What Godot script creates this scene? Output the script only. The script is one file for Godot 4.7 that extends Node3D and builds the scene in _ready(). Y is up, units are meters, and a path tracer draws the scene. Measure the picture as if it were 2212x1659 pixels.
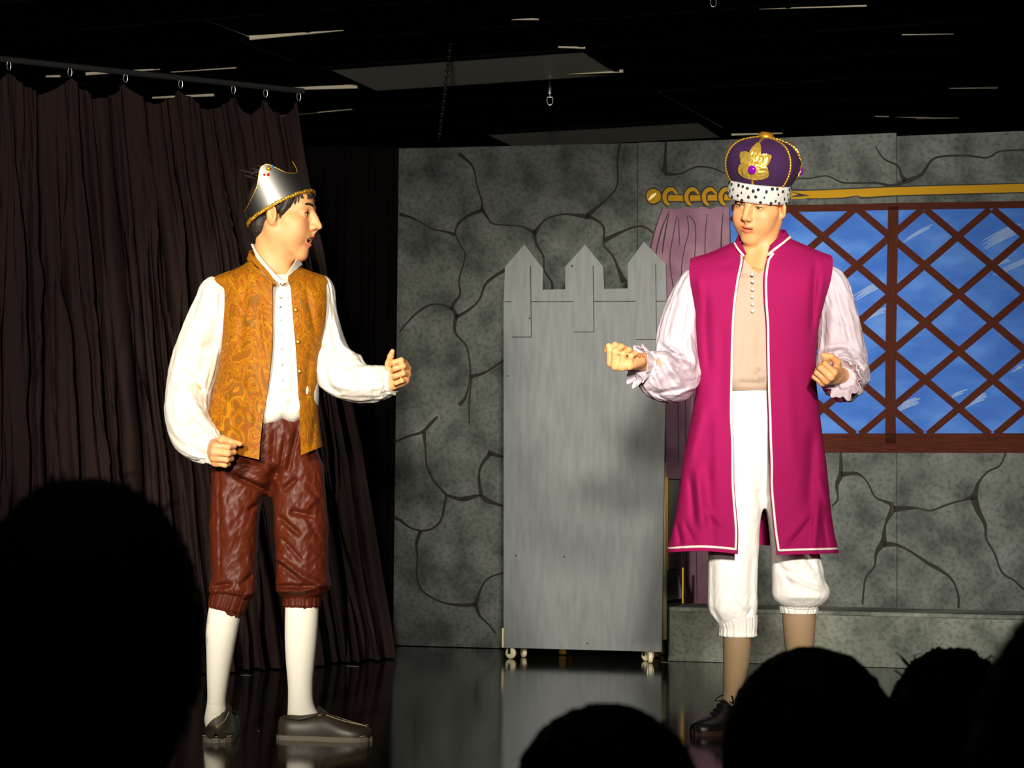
extends Node3D
# A stage play: a prince and a king before a painted castle backdrop, seen over the heads of the audience.
const F := 4300.0          # focal length in pixels of the 2212 x 1659 frame
const EYE := Vector3(0, 0.81, 0)
const PRINCE := 6.30       # distances from the camera
const KING := 6.57
var cam: Camera3D
var cb := Basis()
var noise := FastNoiseLite.new()
var M := {}
var room: Basis

# ---------------------------------------------------------------- measuring
func at(px: float, py: float, d: float) -> Vector3:
	var v := cb * Vector3((px - 1106.0) / F, (829.5 - py) / F, -1.0)
	return EYE + v * (d / -v.z)

func on_y(px: float, py: float, y: float) -> Vector3:
	var v := cb * Vector3((px - 1106.0) / F, (829.5 - py) / F, -1.0)
	return EYE + v * ((y - EYE.y) / v.y)

func on_plane(px: float, py: float, o: Vector3, n: Vector3) -> Vector3:
	var v := cb * Vector3((px - 1106.0) / F, (829.5 - py) / F, -1.0)
	return EYE + v * ((o - EYE).dot(n) / v.dot(n))

func seen_at(p: Vector3) -> Vector2:
	var v := (p - EYE) * cb
	return Vector2(1106.0 - F * v.x / v.z, 829.5 + F * v.y / v.z)

func tab(rows: Array, y: float, c: int) -> float:      # smooth column of a table whose column 0 is y
	var n := rows.size()
	if y <= rows[0][0]: return rows[0][c]
	if y >= rows[n - 1][0]: return rows[n - 1][c]
	for i in range(1, n):
		if y <= rows[i][0]:
			var t: float = (y - rows[i - 1][0]) / (rows[i][0] - rows[i - 1][0])
			var a: float = rows[maxi(i - 2, 0)][c]
			var e: float = rows[mini(i + 1, n - 1)][c]
			return cubic_interpolate(rows[i - 1][c], rows[i][c], a, e, t)
	return 0.0

# ---------------------------------------------------------------- shapes
class Shape:
	var v := PackedVector3Array()
	var n := PackedVector3Array()
	var uv := PackedVector2Array()
	var col := PackedColorArray()
	var idx := PackedInt32Array()
	var tint := Color.WHITE
	func add(pv: PackedVector3Array, pi: PackedInt32Array, puv: PackedVector2Array = PackedVector2Array(), pc: PackedColorArray = PackedColorArray(), keep := false) -> void:
		var vol := 0.0
		if not keep and pv.size():
			var o := pv[0]
			for i in range(0, pi.size(), 3):
				vol += (pv[pi[i]] - o).dot((pv[pi[i + 1]] - o).cross(pv[pi[i + 2]] - o))
		var flip := vol > 0.0
		var base := v.size()
		var nn := PackedVector3Array()
		nn.resize(pv.size())
		for i in range(0, pi.size(), 3):
			var a := pi[i]
			var b := pi[i + 2] if flip else pi[i + 1]
			var c := pi[i + 1] if flip else pi[i + 2]
			var f := (pv[c] - pv[a]).cross(pv[b] - pv[a])
			nn[a] += f
			nn[b] += f
			nn[c] += f
			idx.append(base + a)
			idx.append(base + b)
			idx.append(base + c)
		for i in nn.size():
			nn[i] = nn[i].normalized() if nn[i].length_squared() > 1e-22 else Vector3.UP
		v.append_array(pv)
		n.append_array(nn)
		if puv.size() == pv.size(): uv.append_array(puv)
		else:
			var z := PackedVector2Array()
			z.resize(pv.size())
			uv.append_array(z)
		if pc.size() == pv.size(): col.append_array(pc)
		else:
			var z := PackedColorArray()
			z.resize(pv.size())
			z.fill(tint)
			col.append_array(z)
	func mesh() -> ArrayMesh:
		var a := []
		a.resize(Mesh.ARRAY_MAX)
		a[Mesh.ARRAY_VERTEX] = v
		a[Mesh.ARRAY_NORMAL] = n
		a[Mesh.ARRAY_TEX_UV] = uv
		a[Mesh.ARRAY_COLOR] = col
		a[Mesh.ARRAY_INDEX] = idx
		var m := ArrayMesh.new()
		m.add_surface_from_arrays(Mesh.PRIMITIVE_TRIANGLES, a)
		return m

func part(called: String, s: Shape, m: Material, parent: Node = self, label := "") -> MeshInstance3D:
	var o := MeshInstance3D.new()
	o.name = called
	o.mesh = s.mesh()
	o.material_override = m
	if label: o.set_meta("label", label)
	parent.add_child(o, true)
	return o

func thing(called: String, label: String, category: String, xf := Transform3D(), group := "") -> Node3D:
	var o := Node3D.new()
	o.name = called
	add_child(o, true)
	o.transform = xf
	o.set_meta("label", label)
	o.set_meta("category", category)
	o.set_meta("kind", "thing")
	if group: o.set_meta("group", group)
	return o

func structure(called: String, s: Shape, m: Material, label: String, category := "") -> MeshInstance3D:
	var o := part(called, s, m, self, label)
	o.set_meta("kind", "structure")
	if category: o.set_meta("category", category)
	return o

# a box with chamfered edges; flat faces, each with corners of its own
func box(s: Shape, xf: Transform3D, size: Vector3, bev := 0.003) -> void:
	var h := size * 0.5
	var b := minf(bev, minf(h.x, minf(h.y, h.z)) * 0.6)
	var quads := []
	for ax in 3:
		var u := (ax + 1) % 3
		var w := (ax + 2) % 3
		for sg in [-1.0, 1.0]:
			var q := []
			for c in [[-1, -1], [1, -1], [1, 1], [-1, 1]]:
				var p := Vector3()
				p[ax] = h[ax] * sg
				p[u] = (h[u] - b) * c[0]
				p[w] = (h[w] - b) * c[1]
				q.append(p)
			quads.append(q)
		for s1 in [-1.0, 1.0]:
			for s2 in [-1.0, 1.0]:
				var q := []
				for e in [-1.0, 1.0]:
					var p := Vector3()
					p[ax] = (h[ax] - b) * e
					p[u] = h[u] * s1
					p[w] = (h[w] - b) * s2
					var r := Vector3()
					r[ax] = (h[ax] - b) * e
					r[u] = (h[u] - b) * s1
					r[w] = h[w] * s2
					q.append_array([p, r] if e < 0 else [r, p])
				quads.append(q)
	var pv := PackedVector3Array()
	var pi := PackedInt32Array()
	var puv := PackedVector2Array()
	for q in quads:
		var nrm: Vector3 = (q[1] - q[0]).cross(q[2] - q[0])
		var mid: Vector3 = (q[0] + q[1] + q[2] + q[3]) * 0.25
		if nrm.dot(mid) > 0: q.reverse()
		var o := pv.size()
		for p: Vector3 in q:
			pv.append(xf * p)
			puv.append(Vector2(p.x + p.z, p.y + p.z * 0.37))
		pi.append_array([o, o + 1, o + 2, o, o + 2, o + 3])
	if xf.basis.determinant() < 0:
		for i in range(0, pi.size(), 3):
			var t := pi[i + 1]
			pi[i + 1] = pi[i + 2]
			pi[i + 2] = t
	for s1 in [-1.0, 1.0]:       # corner triangles
		for s2 in [-1.0, 1.0]:
			for s3 in [-1.0, 1.0]:
				var o := pv.size()
				var c := [Vector3(h.x * s1, (h.y - b) * s2, (h.z - b) * s3), Vector3((h.x - b) * s1, h.y * s2, (h.z - b) * s3), Vector3((h.x - b) * s1, (h.y - b) * s2, h.z * s3)]
				for p: Vector3 in c:
					pv.append(xf * p)
					puv.append(Vector2(p.x, p.y))
				pi.append_array([o, o + 1, o + 2] if s1 * s2 * s3 < 0 else [o, o + 2, o + 1])
	s.add(pv, pi, puv, PackedColorArray(), true)

# an outline given thickness between w0 and w1 (local z), faces flat
func prism(s: Shape, poly: PackedVector2Array, w0: float, w1: float, xf := Transform3D()) -> void:
	var tri := Geometry2D.triangulate_polygon(poly)
	var n := poly.size()
	var pv := PackedVector3Array()
	var pi := PackedInt32Array()
	var puv := PackedVector2Array()
	for w in [w0, w1]:
		for p in poly:
			pv.append(xf * Vector3(p.x, p.y, w))
			puv.append(p)
	for i in range(0, tri.size(), 3):
		pi.append_array([tri[i], tri[i + 1], tri[i + 2], n + tri[i], n + tri[i + 2], n + tri[i + 1]])
	# sides, each quad on its own
	var area := 0.0
	for i in n:
		area += poly[i].cross(poly[(i + 1) % n])
	var t0 := tri[0]
	var ccw: bool = (poly[tri[1]] - poly[t0]).cross(poly[tri[2]] - poly[t0]) > 0
	for i in n:
		var j := (i + 1) % n
		var o := pv.size()
		for q in [[i, w0], [j, w0], [j, w1], [i, w1]]:
			var p: Vector2 = poly[q[0]]
			pv.append(xf * Vector3(p.x, p.y, q[1]))
			puv.append(p)
		if (area > 0) == ccw: pi.append_array([o, o + 2, o + 1, o, o + 3, o + 2])
		else: pi.append_array([o, o + 1, o + 2, o, o + 2, o + 3])
	s.add(pv, pi, puv)

# a cloth-like sheet: f(u, v) -> point; made thick and closed
func sheet(s: Shape, nu: int, nv: int, f: Callable, th: float, closed := false, uvs := Vector2.ONE) -> void:
	var p := PackedVector3Array()
	for j in nv + 1:
		for i in nu + 1:
			p.append(f.call(float(i) / nu, float(j) / nv))
	var w := nu + 1
	var nn := PackedVector3Array()
	for j in nv + 1:
		for i in w:
			var i0 := i - 1 if i > 0 else (nu - 1 if closed else 0)
			var i1 := i + 1 if i < nu else (1 if closed else nu)
			var c := (p[j * w + i1] - p[j * w + i0]).cross(p[mini(j + 1, nv) * w + i] - p[maxi(j - 1, 0) * w + i])
			nn.append(c.normalized() if c.length_squared() > 1e-24 else Vector3.ZERO)
	var pv := PackedVector3Array()
	var puv := PackedVector2Array()
	var pi := PackedInt32Array()
	var n := p.size()
	for k in [0.5, -0.5]:
		for q in n:
			pv.append(p[q] + nn[q] * th * k)
			puv.append(Vector2(float(q % w) / nu, float(q / w) / nv) * uvs)
	for j in nv:
		for i in nu:
			var a := j * w + i
			pi.append_array([a, a + 1, a + w, a + 1, a + w + 1, a + w])
			a += n
			pi.append_array([a, a + w, a + 1, a + 1, a + w, a + w + 1])
	var rim := []
	for i in nu:
		rim.append([i + 1, i])
		rim.append([nv * w + i, nv * w + i + 1])
	if not closed:
		for j in nv:
			rim.append([j * w, j * w + w])
			rim.append([j * w + w + nu, j * w + nu])
	for e in rim:
		var o := pv.size()
		for q in [e[0], e[1], e[1] + n, e[0] + n]:
			pv.append(pv[q])
			puv.append(puv[q])
		pi.append_array([o, o + 1, o + 2, o, o + 2, o + 3])
	s.add(pv, pi, puv)

# a tube along points; r(i) may be float or Vector2 (side, up); bend(t, ang) -> extra radius
func tube(s: Shape, path: PackedVector3Array, rad: Array, n := 10, up := Vector3.UP, bend = null, uvs := Vector2.ONE, ends := true, push = null) -> void:
	var m := path.size()
	var pv := PackedVector3Array()
	var puv := PackedVector2Array()
	var pi := PackedInt32Array()
	var ref := up
	for i in m:
		var t := (path[mini(i + 1, m - 1)] - path[maxi(i - 1, 0)]).normalized()
		var side := ref.cross(t)
		side = side.normalized() if side.length() > 1e-4 else t.cross(Vector3(0.3, 0.5, 0.8)).normalized()
		ref = t.cross(side)
		var r: Vector2 = rad[i] if rad[i] is Vector2 else Vector2(rad[i], rad[i])
		for k in n + 1:
			var a := TAU * k / n
			var x := 0.0
			if bend != null: x = bend.call(float(i) / (m - 1), fmod(a, TAU))
			pv.append(path[i] + side * cos(a) * (r.x + x) + ref * sin(a) * (r.y + x))
			puv.append(Vector2(float(k) / n, float(i) / (m - 1)) * uvs)
	for i in m - 1:
		for k in n:
			var a := i * (n + 1) + k
			pi.append_array([a, a + 1, a + n + 1, a + 1, a + n + 2, a + n + 1])
	if push != null:
		for i in pv.size(): pv[i] = push.call(pv[i])
	if ends:
		for e in [0, m - 1]:
			var o := pv.size()
			for k in n + 1:
				pv.append(pv[e * (n + 1) + k])
				puv.append(Vector2.ZERO)
			pv.append(path[e])
			puv.append(Vector2.ZERO)
			for k in n:
				pi.append_array([o + k, o + n + 1, o + k + 1] if e == 0 else [o + k, o + k + 1, o + n + 1])
	# weld the seam's normals by giving the last column the first column's position (already equal)
	s.add(pv, pi, puv)

func curve(pts: Array, per := 8) -> PackedVector3Array:    # smooth line through points
	var out := PackedVector3Array()
	var n := pts.size()
	for i in n - 1:
		for k in per:
			var a: Vector3 = pts[maxi(i - 1, 0)]
			var d: Vector3 = pts[mini(i + 2, n - 1)]
			out.append((pts[i] as Vector3).cubic_interpolate(pts[i + 1], a, d, float(k) / per))
	out.append(pts[n - 1])
	return out

func fill(v, n: int) -> Array:
	var a := []
	a.resize(n)
	a.fill(v)
	return a

func lathe(s: Shape, prof: Array, n: int, xf: Transform3D, wob = null, stretch := Vector2.ONE) -> void:   # prof: Vector2(radius, height)
	var pv := PackedVector3Array()
	var puv := PackedVector2Array()
	var pi := PackedInt32Array()
	var m := prof.size()
	for i in m:
		for k in n:
			var a := TAU * k / n
			var r: float = prof[i].x
			if wob != null: r += wob.call(a, prof[i].y)
			pv.append(xf * Vector3(sin(a) * r * stretch.x, prof[i].y, cos(a) * r * stretch.y))
			puv.append(Vector2(float(k) / n, float(i) / (m - 1)))
	for i in m - 1:
		for k in n:
			var a := i * n + k
			var b := i * n + (k + 1) % n
			pi.append_array([a, b, a + n, b, b + n, a + n])
	for e in [0, m - 1]:
		if prof[e].x > 1e-4:
			var o := pv.size()
			for k in n: pv.append(pv[e * n + k]); puv.append(Vector2.ZERO)
			pv.append(xf * Vector3(0, prof[e].y, 0)); puv.append(Vector2.ZERO)
			for k in n:
				pi.append_array([o + k, o + n, o + (k + 1) % n] if e == 0 else [o + k, o + (k + 1) % n, o + n])
	s.add(pv, pi, puv)

func blob(s: Shape, c: Vector3, r: Vector3, bas := Basis(), n := 14) -> void:
	var prof := []
	for i in n / 2 + 1:
		var t := PI * i / (n / 2)
		prof.append(Vector2(sin(t), -cos(t)))
	lathe(s, prof, n, Transform3D(bas * Basis.from_scale(r), c))

# a flat painted or sewn line of varying width, lying in the local xy plane, proud by w1
func ribbon(s: Shape, pts: PackedVector2Array, wid: Array, w0: float, w1: float, xf := Transform3D()) -> void:
	var n := pts.size()
	var f := func(u: float, v: float) -> Vector3:
		var i := int(round(v * (n - 1)))
		var t := (pts[mini(i + 1, n - 1)] - pts[maxi(i - 1, 0)]).normalized()
		var q: Vector2 = pts[i] + Vector2(-t.y, t.x) * (u - 0.5) * wid[i]
		return xf * Vector3(q.x, q.y, (w0 + w1) * 0.5)
	sheet(s, 1, n - 1, f, absf(w1 - w0))

# ---------------------------------------------------------------- smooth solids (signed distance, surface nets)
class Field:
	var n := 0
	var kind := PackedInt32Array()
	var A := PackedVector3Array()
	var B := PackedVector3Array()
	var il := PackedFloat32Array()
	var ra := PackedFloat32Array()
	var rd := PackedFloat32Array()
	var K := PackedFloat32Array()
	var inv: Array[Basis] = []
	var ir := PackedVector3Array()
	func cap(a: Vector3, b: Vector3, r0: float, r1: float, k := 0.01, cut := false) -> void:
		put(2 if cut else 0, a, b - a, r0, r1 - r0, k, Basis(), Vector3.ONE)
	func ell(c: Vector3, r: Vector3, k := 0.01, cut := false, bas := Basis()) -> void:
		put(3 if cut else 1, c, Vector3.ZERO, 0.0, 0.0, k, Basis.from_scale(Vector3.ONE / r) * bas.inverse(), Vector3.ONE / r)
	func put(t: int, a: Vector3, ab: Vector3, r: float, dr: float, k: float, b: Basis, i: Vector3) -> void:
		kind.append(t); A.append(a); B.append(ab); il.append(1.0 / maxf(ab.length_squared(), 1e-9)); ra.append(r); rd.append(dr); K.append(maxf(k, 1e-4)); inv.append(b); ir.append(i)
		n += 1
	func eval(p: Vector3) -> float:
		var d := 10.0
		for i in n:
			var t := kind[i]
			var s: float
			if t & 1:
				var q := inv[i] * (p - A[i])
				var k0 := q.length()
				s = k0 * (k0 - 1.0) / maxf((q * ir[i]).length(), 1e-5)
			else:
				var pa := p - A[i]
				var h := clampf(pa.dot(B[i]) * il[i], 0.0, 1.0)
				s = (pa - B[i] * h).length() - ra[i] - rd[i] * h
			var k := K[i]
			if t < 2:
				var g := k - absf(d - s)
				d = minf(d, s)
				if g > 0.0: d -= g * g / k * 0.25
			else:
				var g := k - absf(d + s)
				d = maxf(d, -s)
				if g > 0.0: d += g * g / k * 0.25
		return d

const BIG := 1024
func nets(s: Shape, f: Field, seeds: Array, h: float, xf := Transform3D(), paint = null, push = null) -> void:
	var val := {}
	var cell := {}
	var todo := PackedInt64Array()
	var o: Vector3 = seeds[0]
	for sd: Vector3 in seeds:
		var q := Vector3i(((sd - o) / h).floor())
		for k in 400:
			var a := f.eval(o + Vector3(q) * h)
			var b := f.eval(o + Vector3(q + Vector3i(1, 0, 0)) * h)
			if a < 0.0 and b >= 0.0:
				todo.append((q.x + BIG) + (q.y + BIG) * 2048 + (q.z + BIG) * 4194304)
				break
			q.x += 1
	var off := PackedInt64Array()
	for i in 8: off.append((i & 1) + ((i >> 1) & 1) * 2048 + (i >> 2) * 4194304)
	var edges := [[0, 1], [2, 3], [4, 5], [6, 7], [0, 2], [1, 3], [4, 6], [5, 7], [0, 4], [1, 5], [2, 6], [3, 7]]
	var corner := PackedVector3Array()
	for i in 8: corner.append(Vector3(i & 1, (i >> 1) & 1, i >> 2))
	var faces := [[1, [1, 3, 5, 7]], [-1, [0, 2, 4, 6]], [2048, [2, 3, 6, 7]], [-2048, [0, 1, 4, 5]], [4194304, [4, 5, 6, 7]], [-4194304, [0, 1, 2, 3]]]
	var pv := PackedVector3Array()
	var g := PackedFloat32Array()
	g.resize(8)
	while todo.size():
		var c := todo[todo.size() - 1]
		todo.resize(todo.size() - 1)
		if cell.has(c): continue
		var base := Vector3((c & 2047) - BIG, ((c >> 11) & 2047) - BIG, (c >> 22) - BIG)
		var neg := 0
		for i in 8:
			var key := c + off[i]
			var x = val.get(key)
			if x == null:
				x = f.eval(o + (base + corner[i]) * h)
				val[key] = x
			g[i] = x
			if x < 0.0: neg += 1
		if neg == 0 or neg == 8:
			cell[c] = -1
			continue
		var sum := Vector3()
		var cnt := 0
		for e in edges:
			var a := g[e[0]]
			var b := g[e[1]]
			if (a < 0.0) != (b < 0.0):
				sum += corner[e[0]].lerp(corner[e[1]], a / (a - b))
				cnt += 1
		cell[c] = pv.size()
		pv.append(o + (base + sum / cnt) * h)
		for fc in faces:
			var w: Array = fc[1]
			var m := int(g[w[0]] < 0.0) + int(g[w[1]] < 0.0) + int(g[w[2]] < 0.0) + int(g[w[3]] < 0.0)
			if m > 0 and m < 4 and not cell.has(c + fc[0]): todo.append(c + fc[0])
	var pi := PackedInt32Array()
	var ax := [[1, 2048, 4194304], [2048, 4194304, 1], [4194304, 1, 2048]]
	for c: int in cell:
		if cell[c] < 0: continue
		var a0: float = val[c]
		for t in ax:
			var a1: float = val[c + t[0]]
			if (a0 < 0.0) == (a1 < 0.0): continue
			var q0: int = cell[c]
			var q1: int = cell.get(c - t[1], -1)
			var q2: int = cell.get(c - t[1] - t[2], -1)
			var q3: int = cell.get(c - t[2], -1)
			if q1 < 0 or q2 < 0 or q3 < 0: continue
			if a0 < 0.0: pi.append_array([q0, q1, q2, q0, q2, q3])
			else: pi.append_array([q0, q2, q1, q0, q3, q2])
	var pc := PackedColorArray()
	var puv := PackedVector2Array()
	for i in pv.size():
		if paint != null: pc.append(paint.call(pv[i]))
		puv.append(Vector2(pv[i].x, pv[i].y))
		pv[i] = xf * pv[i]
	if push != null:
		for i in pv.size(): pv[i] = push.call(pv[i])
	s.add(pv, pi, puv, pc)

# creases given where they run in the view of the figure: [x0, y0, x1, y1, half width, height in metres]
func crease(x: float, y: float, list: Array) -> float:
	var d := 0.0
	for c in list:
		var ax: float = c[0]
		var ay: float = c[1]
		var bx: float = c[2] - ax
		var by: float = c[3] - ay
		var w: float = c[4]
		var t := ((x - ax) * bx + (y - ay) * by) / (bx * bx + by * by)
		if t < -0.15 or t > 1.15: continue
		var q := ((x - ax) * by - (y - ay) * bx) / sqrt(bx * bx + by * by) / w
		if absf(q) > 2.5: continue
		d += c[5] * exp(-q * q) * smoothstep(-0.15, 0.2, t) * (1.0 - smoothstep(0.8, 1.15, t))
	return d

# ---------------------------------------------------------------- materials
func mat(c: Color, rough := 0.8, metal := 0.0) -> StandardMaterial3D:
	var m := StandardMaterial3D.new()
	m.albedo_color = c
	m.roughness = rough
	m.metallic = metal
	return m

func rgb(r: float, g: float, b: float) -> Color:
	return Color(r / 255.0, g / 255.0, b / 255.0)

func lin(r: float, g: float, b: float) -> Color:   # a vertex colour from an sRGB one
	return Color(r / 255.0, g / 255.0, b / 255.0).srgb_to_linear()

func noise_tex(size: int, freq: float, oct: int, sd: int, ramp: Array, type := FastNoiseLite.TYPE_SIMPLEX_SMOOTH, warp := 0.0) -> NoiseTexture2D:
	var nz := FastNoiseLite.new()
	nz.noise_type = type
	nz.seed = sd
	nz.frequency = freq
	nz.fractal_octaves = oct
	if warp > 0.0:
		nz.domain_warp_enabled = true
		nz.domain_warp_amplitude = warp
		nz.domain_warp_frequency = freq * 1.3
	var t := NoiseTexture2D.new()
	t.width = size
	t.height = size
	t.seamless = true
	t.noise = nz
	if ramp.size():
		var gr := Gradient.new()
		gr.offsets = PackedFloat32Array(ramp.map(func(r): return r[0]))
		gr.colors = PackedColorArray(ramp.map(func(r): return r[1]))
		t.color_ramp = gr
	return t

func cloth(m: StandardMaterial3D, tex: Texture2D, scale: float, depth := 0.05) -> StandardMaterial3D:   # fine weave as relief
	m.heightmap_enabled = true
	m.heightmap_texture = tex
	m.heightmap_scale = depth
	m.uv1_triplanar = true
	m.uv1_scale = Vector3.ONE * scale
	return m
# ---------------------------------------------------------------- the place
func _ready() -> void:
	# camera, air, lights, exposure
	cb = Basis.from_euler(Vector3(atan(210.5 / F), 0, 0.009))
	cam = Camera3D.new()
	cam.name = "camera"
	cam.transform = Transform3D(cb, EYE)
	cam.keep_aspect = Camera3D.KEEP_HEIGHT
	var lens := CameraAttributesPhysical.new()
	lens.frustum_focal_length = 12.0 / (829.5 / F)
	lens.frustum_focus_distance = 6.5
	lens.frustum_near = 0.05
	lens.frustum_far = 100.0
	lens.exposure_aperture = 9.0
	cam.attributes = lens
	add_child(cam)
	cam.fov = rad_to_deg(2.0 * atan(829.5 / F))
	cam.current = true
	var we := WorldEnvironment.new()
	we.name = "environment"
	var env := Environment.new()
	env.background_mode = Environment.BG_COLOR
	env.background_color = Color.BLACK
	env.tonemap_mode = Environment.TONE_MAPPER_LINEAR
	env.tonemap_exposure = 1.0
	env.sdfgi_enabled = true
	env.ssao_enabled = true
	env.ssil_enabled = true
	we.environment = env
	add_child(we)
	stage_light(Vector3(-2.05, 2.35, -0.4), Vector3(-0.68, 1.12, -6.3), 54.0, 11.5, Color(1.0, 0.955, 0.88), 0.24, 0.5)
	stage_light(Vector3(0.4, 2.80, 3.9), Vector3(0.90, 1.24, -6.6), 160.0, 7.0, Color(1.0, 0.96, 0.90), 0.28, 0.5)
	stage_light(Vector3(3.2, 2.85, 3.0), Vector3(2.25, 1.50, -9.2), 165.0, 7.6, Color(1.0, 0.97, 0.92), 0.25, 0.5)
	stage_light(Vector3(-0.2, 1.95, 4.6), Vector3(-0.7, 2.80, -9.0), 112.0, 12.6, Color(1.0, 0.96, 0.90), 0.30, 0.35)
	noise.seed = 5
	noise.frequency = 1.0
	room = Basis(Vector3(cos(0.358), 0, sin(0.358)), Vector3.UP, Vector3(-sin(0.358), 0, cos(0.358)))
	materials()
	shell()
	ceiling_things()
	backdrop()
	tower()
	platform()
	throne()
	curtains()
	prince()
	king()
	audience()

func stage_light(from: Vector3, to: Vector3, energy: float, half: float, c: Color, size: float, fade: float) -> void:
	var l := SpotLight3D.new()
	l.name = "stage_light"
	add_child(l, true)
	l.look_at_from_position(from, to, Vector3.UP)
	l.light_energy = energy
	l.light_color = c
	l.spot_angle = half
	l.spot_angle_attenuation = fade
	l.spot_range = 40.0
	l.spot_attenuation = 2.0
	l.light_size = size
	l.shadow_enabled = true

func materials() -> void:
	var weave := noise_tex(512, 0.12, 2, 3, [])
	var coarse := noise_tex(512, 0.02, 4, 8, [])
	M.black = mat(rgb(16, 14, 15), 0.9)
	M.wall = mat(rgb(13, 12, 12), 0.95)
	M.back_drape = cloth(mat(rgb(16, 11, 12), 0.95), weave, 3.0, 0.05)
	M.back_drape.metallic_specular = 0.05
	M.drape = cloth(mat(rgb(40, 31, 30), 0.95), weave, 3.0, 0.05)
	M.floor = mat(rgb(22, 21, 20), 0.13)
	M.floor.roughness_texture = noise_tex(512, 0.02, 5, 21, [[0.0, Color(0.75, 0.75, 0.75)], [1.0, Color(1, 1, 1)]])
	M.floor.metallic_specular = 0.7
	M.floor.uv1_triplanar = true
	M.floor.uv1_world_triplanar = true
	M.floor.uv1_scale = Vector3.ONE * 0.7
	M.house = mat(rgb(22, 20, 20), 0.9)
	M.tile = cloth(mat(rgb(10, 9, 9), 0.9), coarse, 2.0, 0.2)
	M.tee = mat(rgb(10, 10, 10), 0.8)
	M.pale_edge = mat(rgb(205, 198, 175), 0.8)
	M.tee.metallic_specular = 0.05
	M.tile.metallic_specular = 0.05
	M.drape.metallic_specular = 0.1
	M.lens = mat(rgb(215, 212, 200), 0.5)
	M.steel = mat(rgb(215, 215, 215), 0.25, 1.0)
	# the painted stone of the backdrop
	var stone := noise_tex(1024, 0.006, 5, 11, [[0.0, rgb(50, 53, 52)], [0.3, rgb(65, 69, 67)], [0.5, rgb(76, 80, 77)], [0.75, rgb(82, 86, 84)], [1.0, rgb(96, 100, 100)]], FastNoiseLite.TYPE_SIMPLEX_SMOOTH, 20.0)
	var speck := noise_tex(1024, 0.055, 4, 12, [[0.0, rgb(192, 190, 187)], [0.34, rgb(230, 229, 227)], [0.5, Color(0.97, 0.97, 0.96)], [1.0, Color.WHITE]])
	M.stone = mat(rgb(255, 255, 255), 0.85)
	M.stone.albedo_texture = stone
	M.stone.uv1_scale = Vector3(0.62, 0.62, 1)
	M.stone.detail_enabled = true
	M.stone.detail_albedo = speck
	M.stone.detail_blend_mode = BaseMaterial3D.BLEND_MODE_MUL
	M.stone.detail_uv_layer = BaseMaterial3D.DETAIL_UV_1
	M.line = mat(rgb(36, 35, 32), 0.9)
	M.ink = mat(rgb(26, 22, 22), 0.9)
	M.yellow = mat(rgb(140, 106, 22), 0.8)
	M.cream = mat(rgb(225, 205, 150), 0.8)
	M.mauve = mat(rgb(255, 255, 255), 0.85)
	M.mauve.albedo_texture = noise_tex(512, 0.01, 4, 33, [[0.0, rgb(96, 70, 84)], [0.5, rgb(110, 82, 96)], [1.0, rgb(120, 92, 104)]])
	M.wood_brown = mat(rgb(255, 255, 255), 0.8)
	M.wood_brown.albedo_texture = noise_tex(512, 0.015, 4, 34, [[0.0, rgb(42, 19, 13)], [0.5, rgb(54, 24, 16)], [1.0, rgb(66, 31, 19)]])
	M.sky_blue = mat(rgb(255, 255, 255), 0.8)
	M.sky_blue.albedo_texture = noise_tex(512, 0.008, 4, 35, [[0.0, rgb(40, 72, 138)], [0.5, rgb(50, 86, 150)], [1.0, rgb(70, 106, 164)]])
	M.sky_blue.uv1_scale = Vector3(0.6, 1.2, 1)
	M.streak = mat(rgb(104, 124, 158), 0.8)
	M.tower = mat(rgb(255, 255, 255), 0.6)
	M.tower.albedo_texture = noise_tex(1024, 0.012, 5, 41, [[0.0, rgb(96, 100, 101)], [0.5, rgb(103, 107, 108)], [1.0, rgb(109, 113, 114)]])
	M.tower.uv1_scale = Vector3(2.4, 0.35, 1)
	M.raw_wood = mat(rgb(205, 185, 140), 0.7)
	M.wheel = mat(rgb(205, 195, 160), 0.4)
	M.step = M.stone.duplicate()
	M.step.albedo_texture = noise_tex(512, 0.012, 5, 51, [[0.0, rgb(72, 76, 72)], [0.3, rgb(94, 99, 93)], [0.5, rgb(108, 113, 106)], [1.0, rgb(126, 131, 124)]])
	M.gilt = mat(rgb(150, 118, 40), 0.45, 0.6)
	M.dark_wood = mat(rgb(26, 20, 18), 0.5)
	# costumes
	M.satin = mat(rgb(229, 224, 211), 0.36)
	M.satin.rim_enabled = true
	M.satin.rim = 0.2
	M.linen = cloth(mat(rgb(192, 178, 188), 0.85), weave, 9.0, 0.03)
	M.beige = cloth(mat(rgb(178, 156, 138), 0.8), weave, 9.0, 0.03)
	M.white = cloth(mat(rgb(246, 243, 238), 0.7), weave, 9.0, 0.02)
	M.sock = cloth(mat(rgb(240, 236, 222), 0.85), weave, 12.0, 0.02)
	M.tan = cloth(mat(rgb(158, 132, 100), 0.8), weave, 12.0, 0.02)
	M.coat = cloth(mat(rgb(148, 22, 82), 0.8), weave, 8.0, 0.06)
	M.coat.metallic_specular = 0.2
	M.braid = mat(rgb(240, 225, 215), 0.7)
	M.breeches = mat(rgb(82, 31, 14), 0.48)
	M.breeches.metallic_specular = 0.35
	M.brocade = brocade()
	for q in ["stone", "sky_blue", "wood_brown", "mauve", "yellow", "streak", "line", "tower", "step"]: M[q].metallic_specular = 0.15
	M.skin = mat(Color.WHITE, 0.55)
	M.skin.vertex_color_use_as_albedo = true
	M.skin.subsurf_scatter_enabled = true
	M.skin.subsurf_scatter_strength = 0.12
	M.eye = mat(Color.WHITE, 0.15)
	M.eye.vertex_color_use_as_albedo = true
	M.brow = mat(rgb(34, 22, 16), 0.8)
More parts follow.
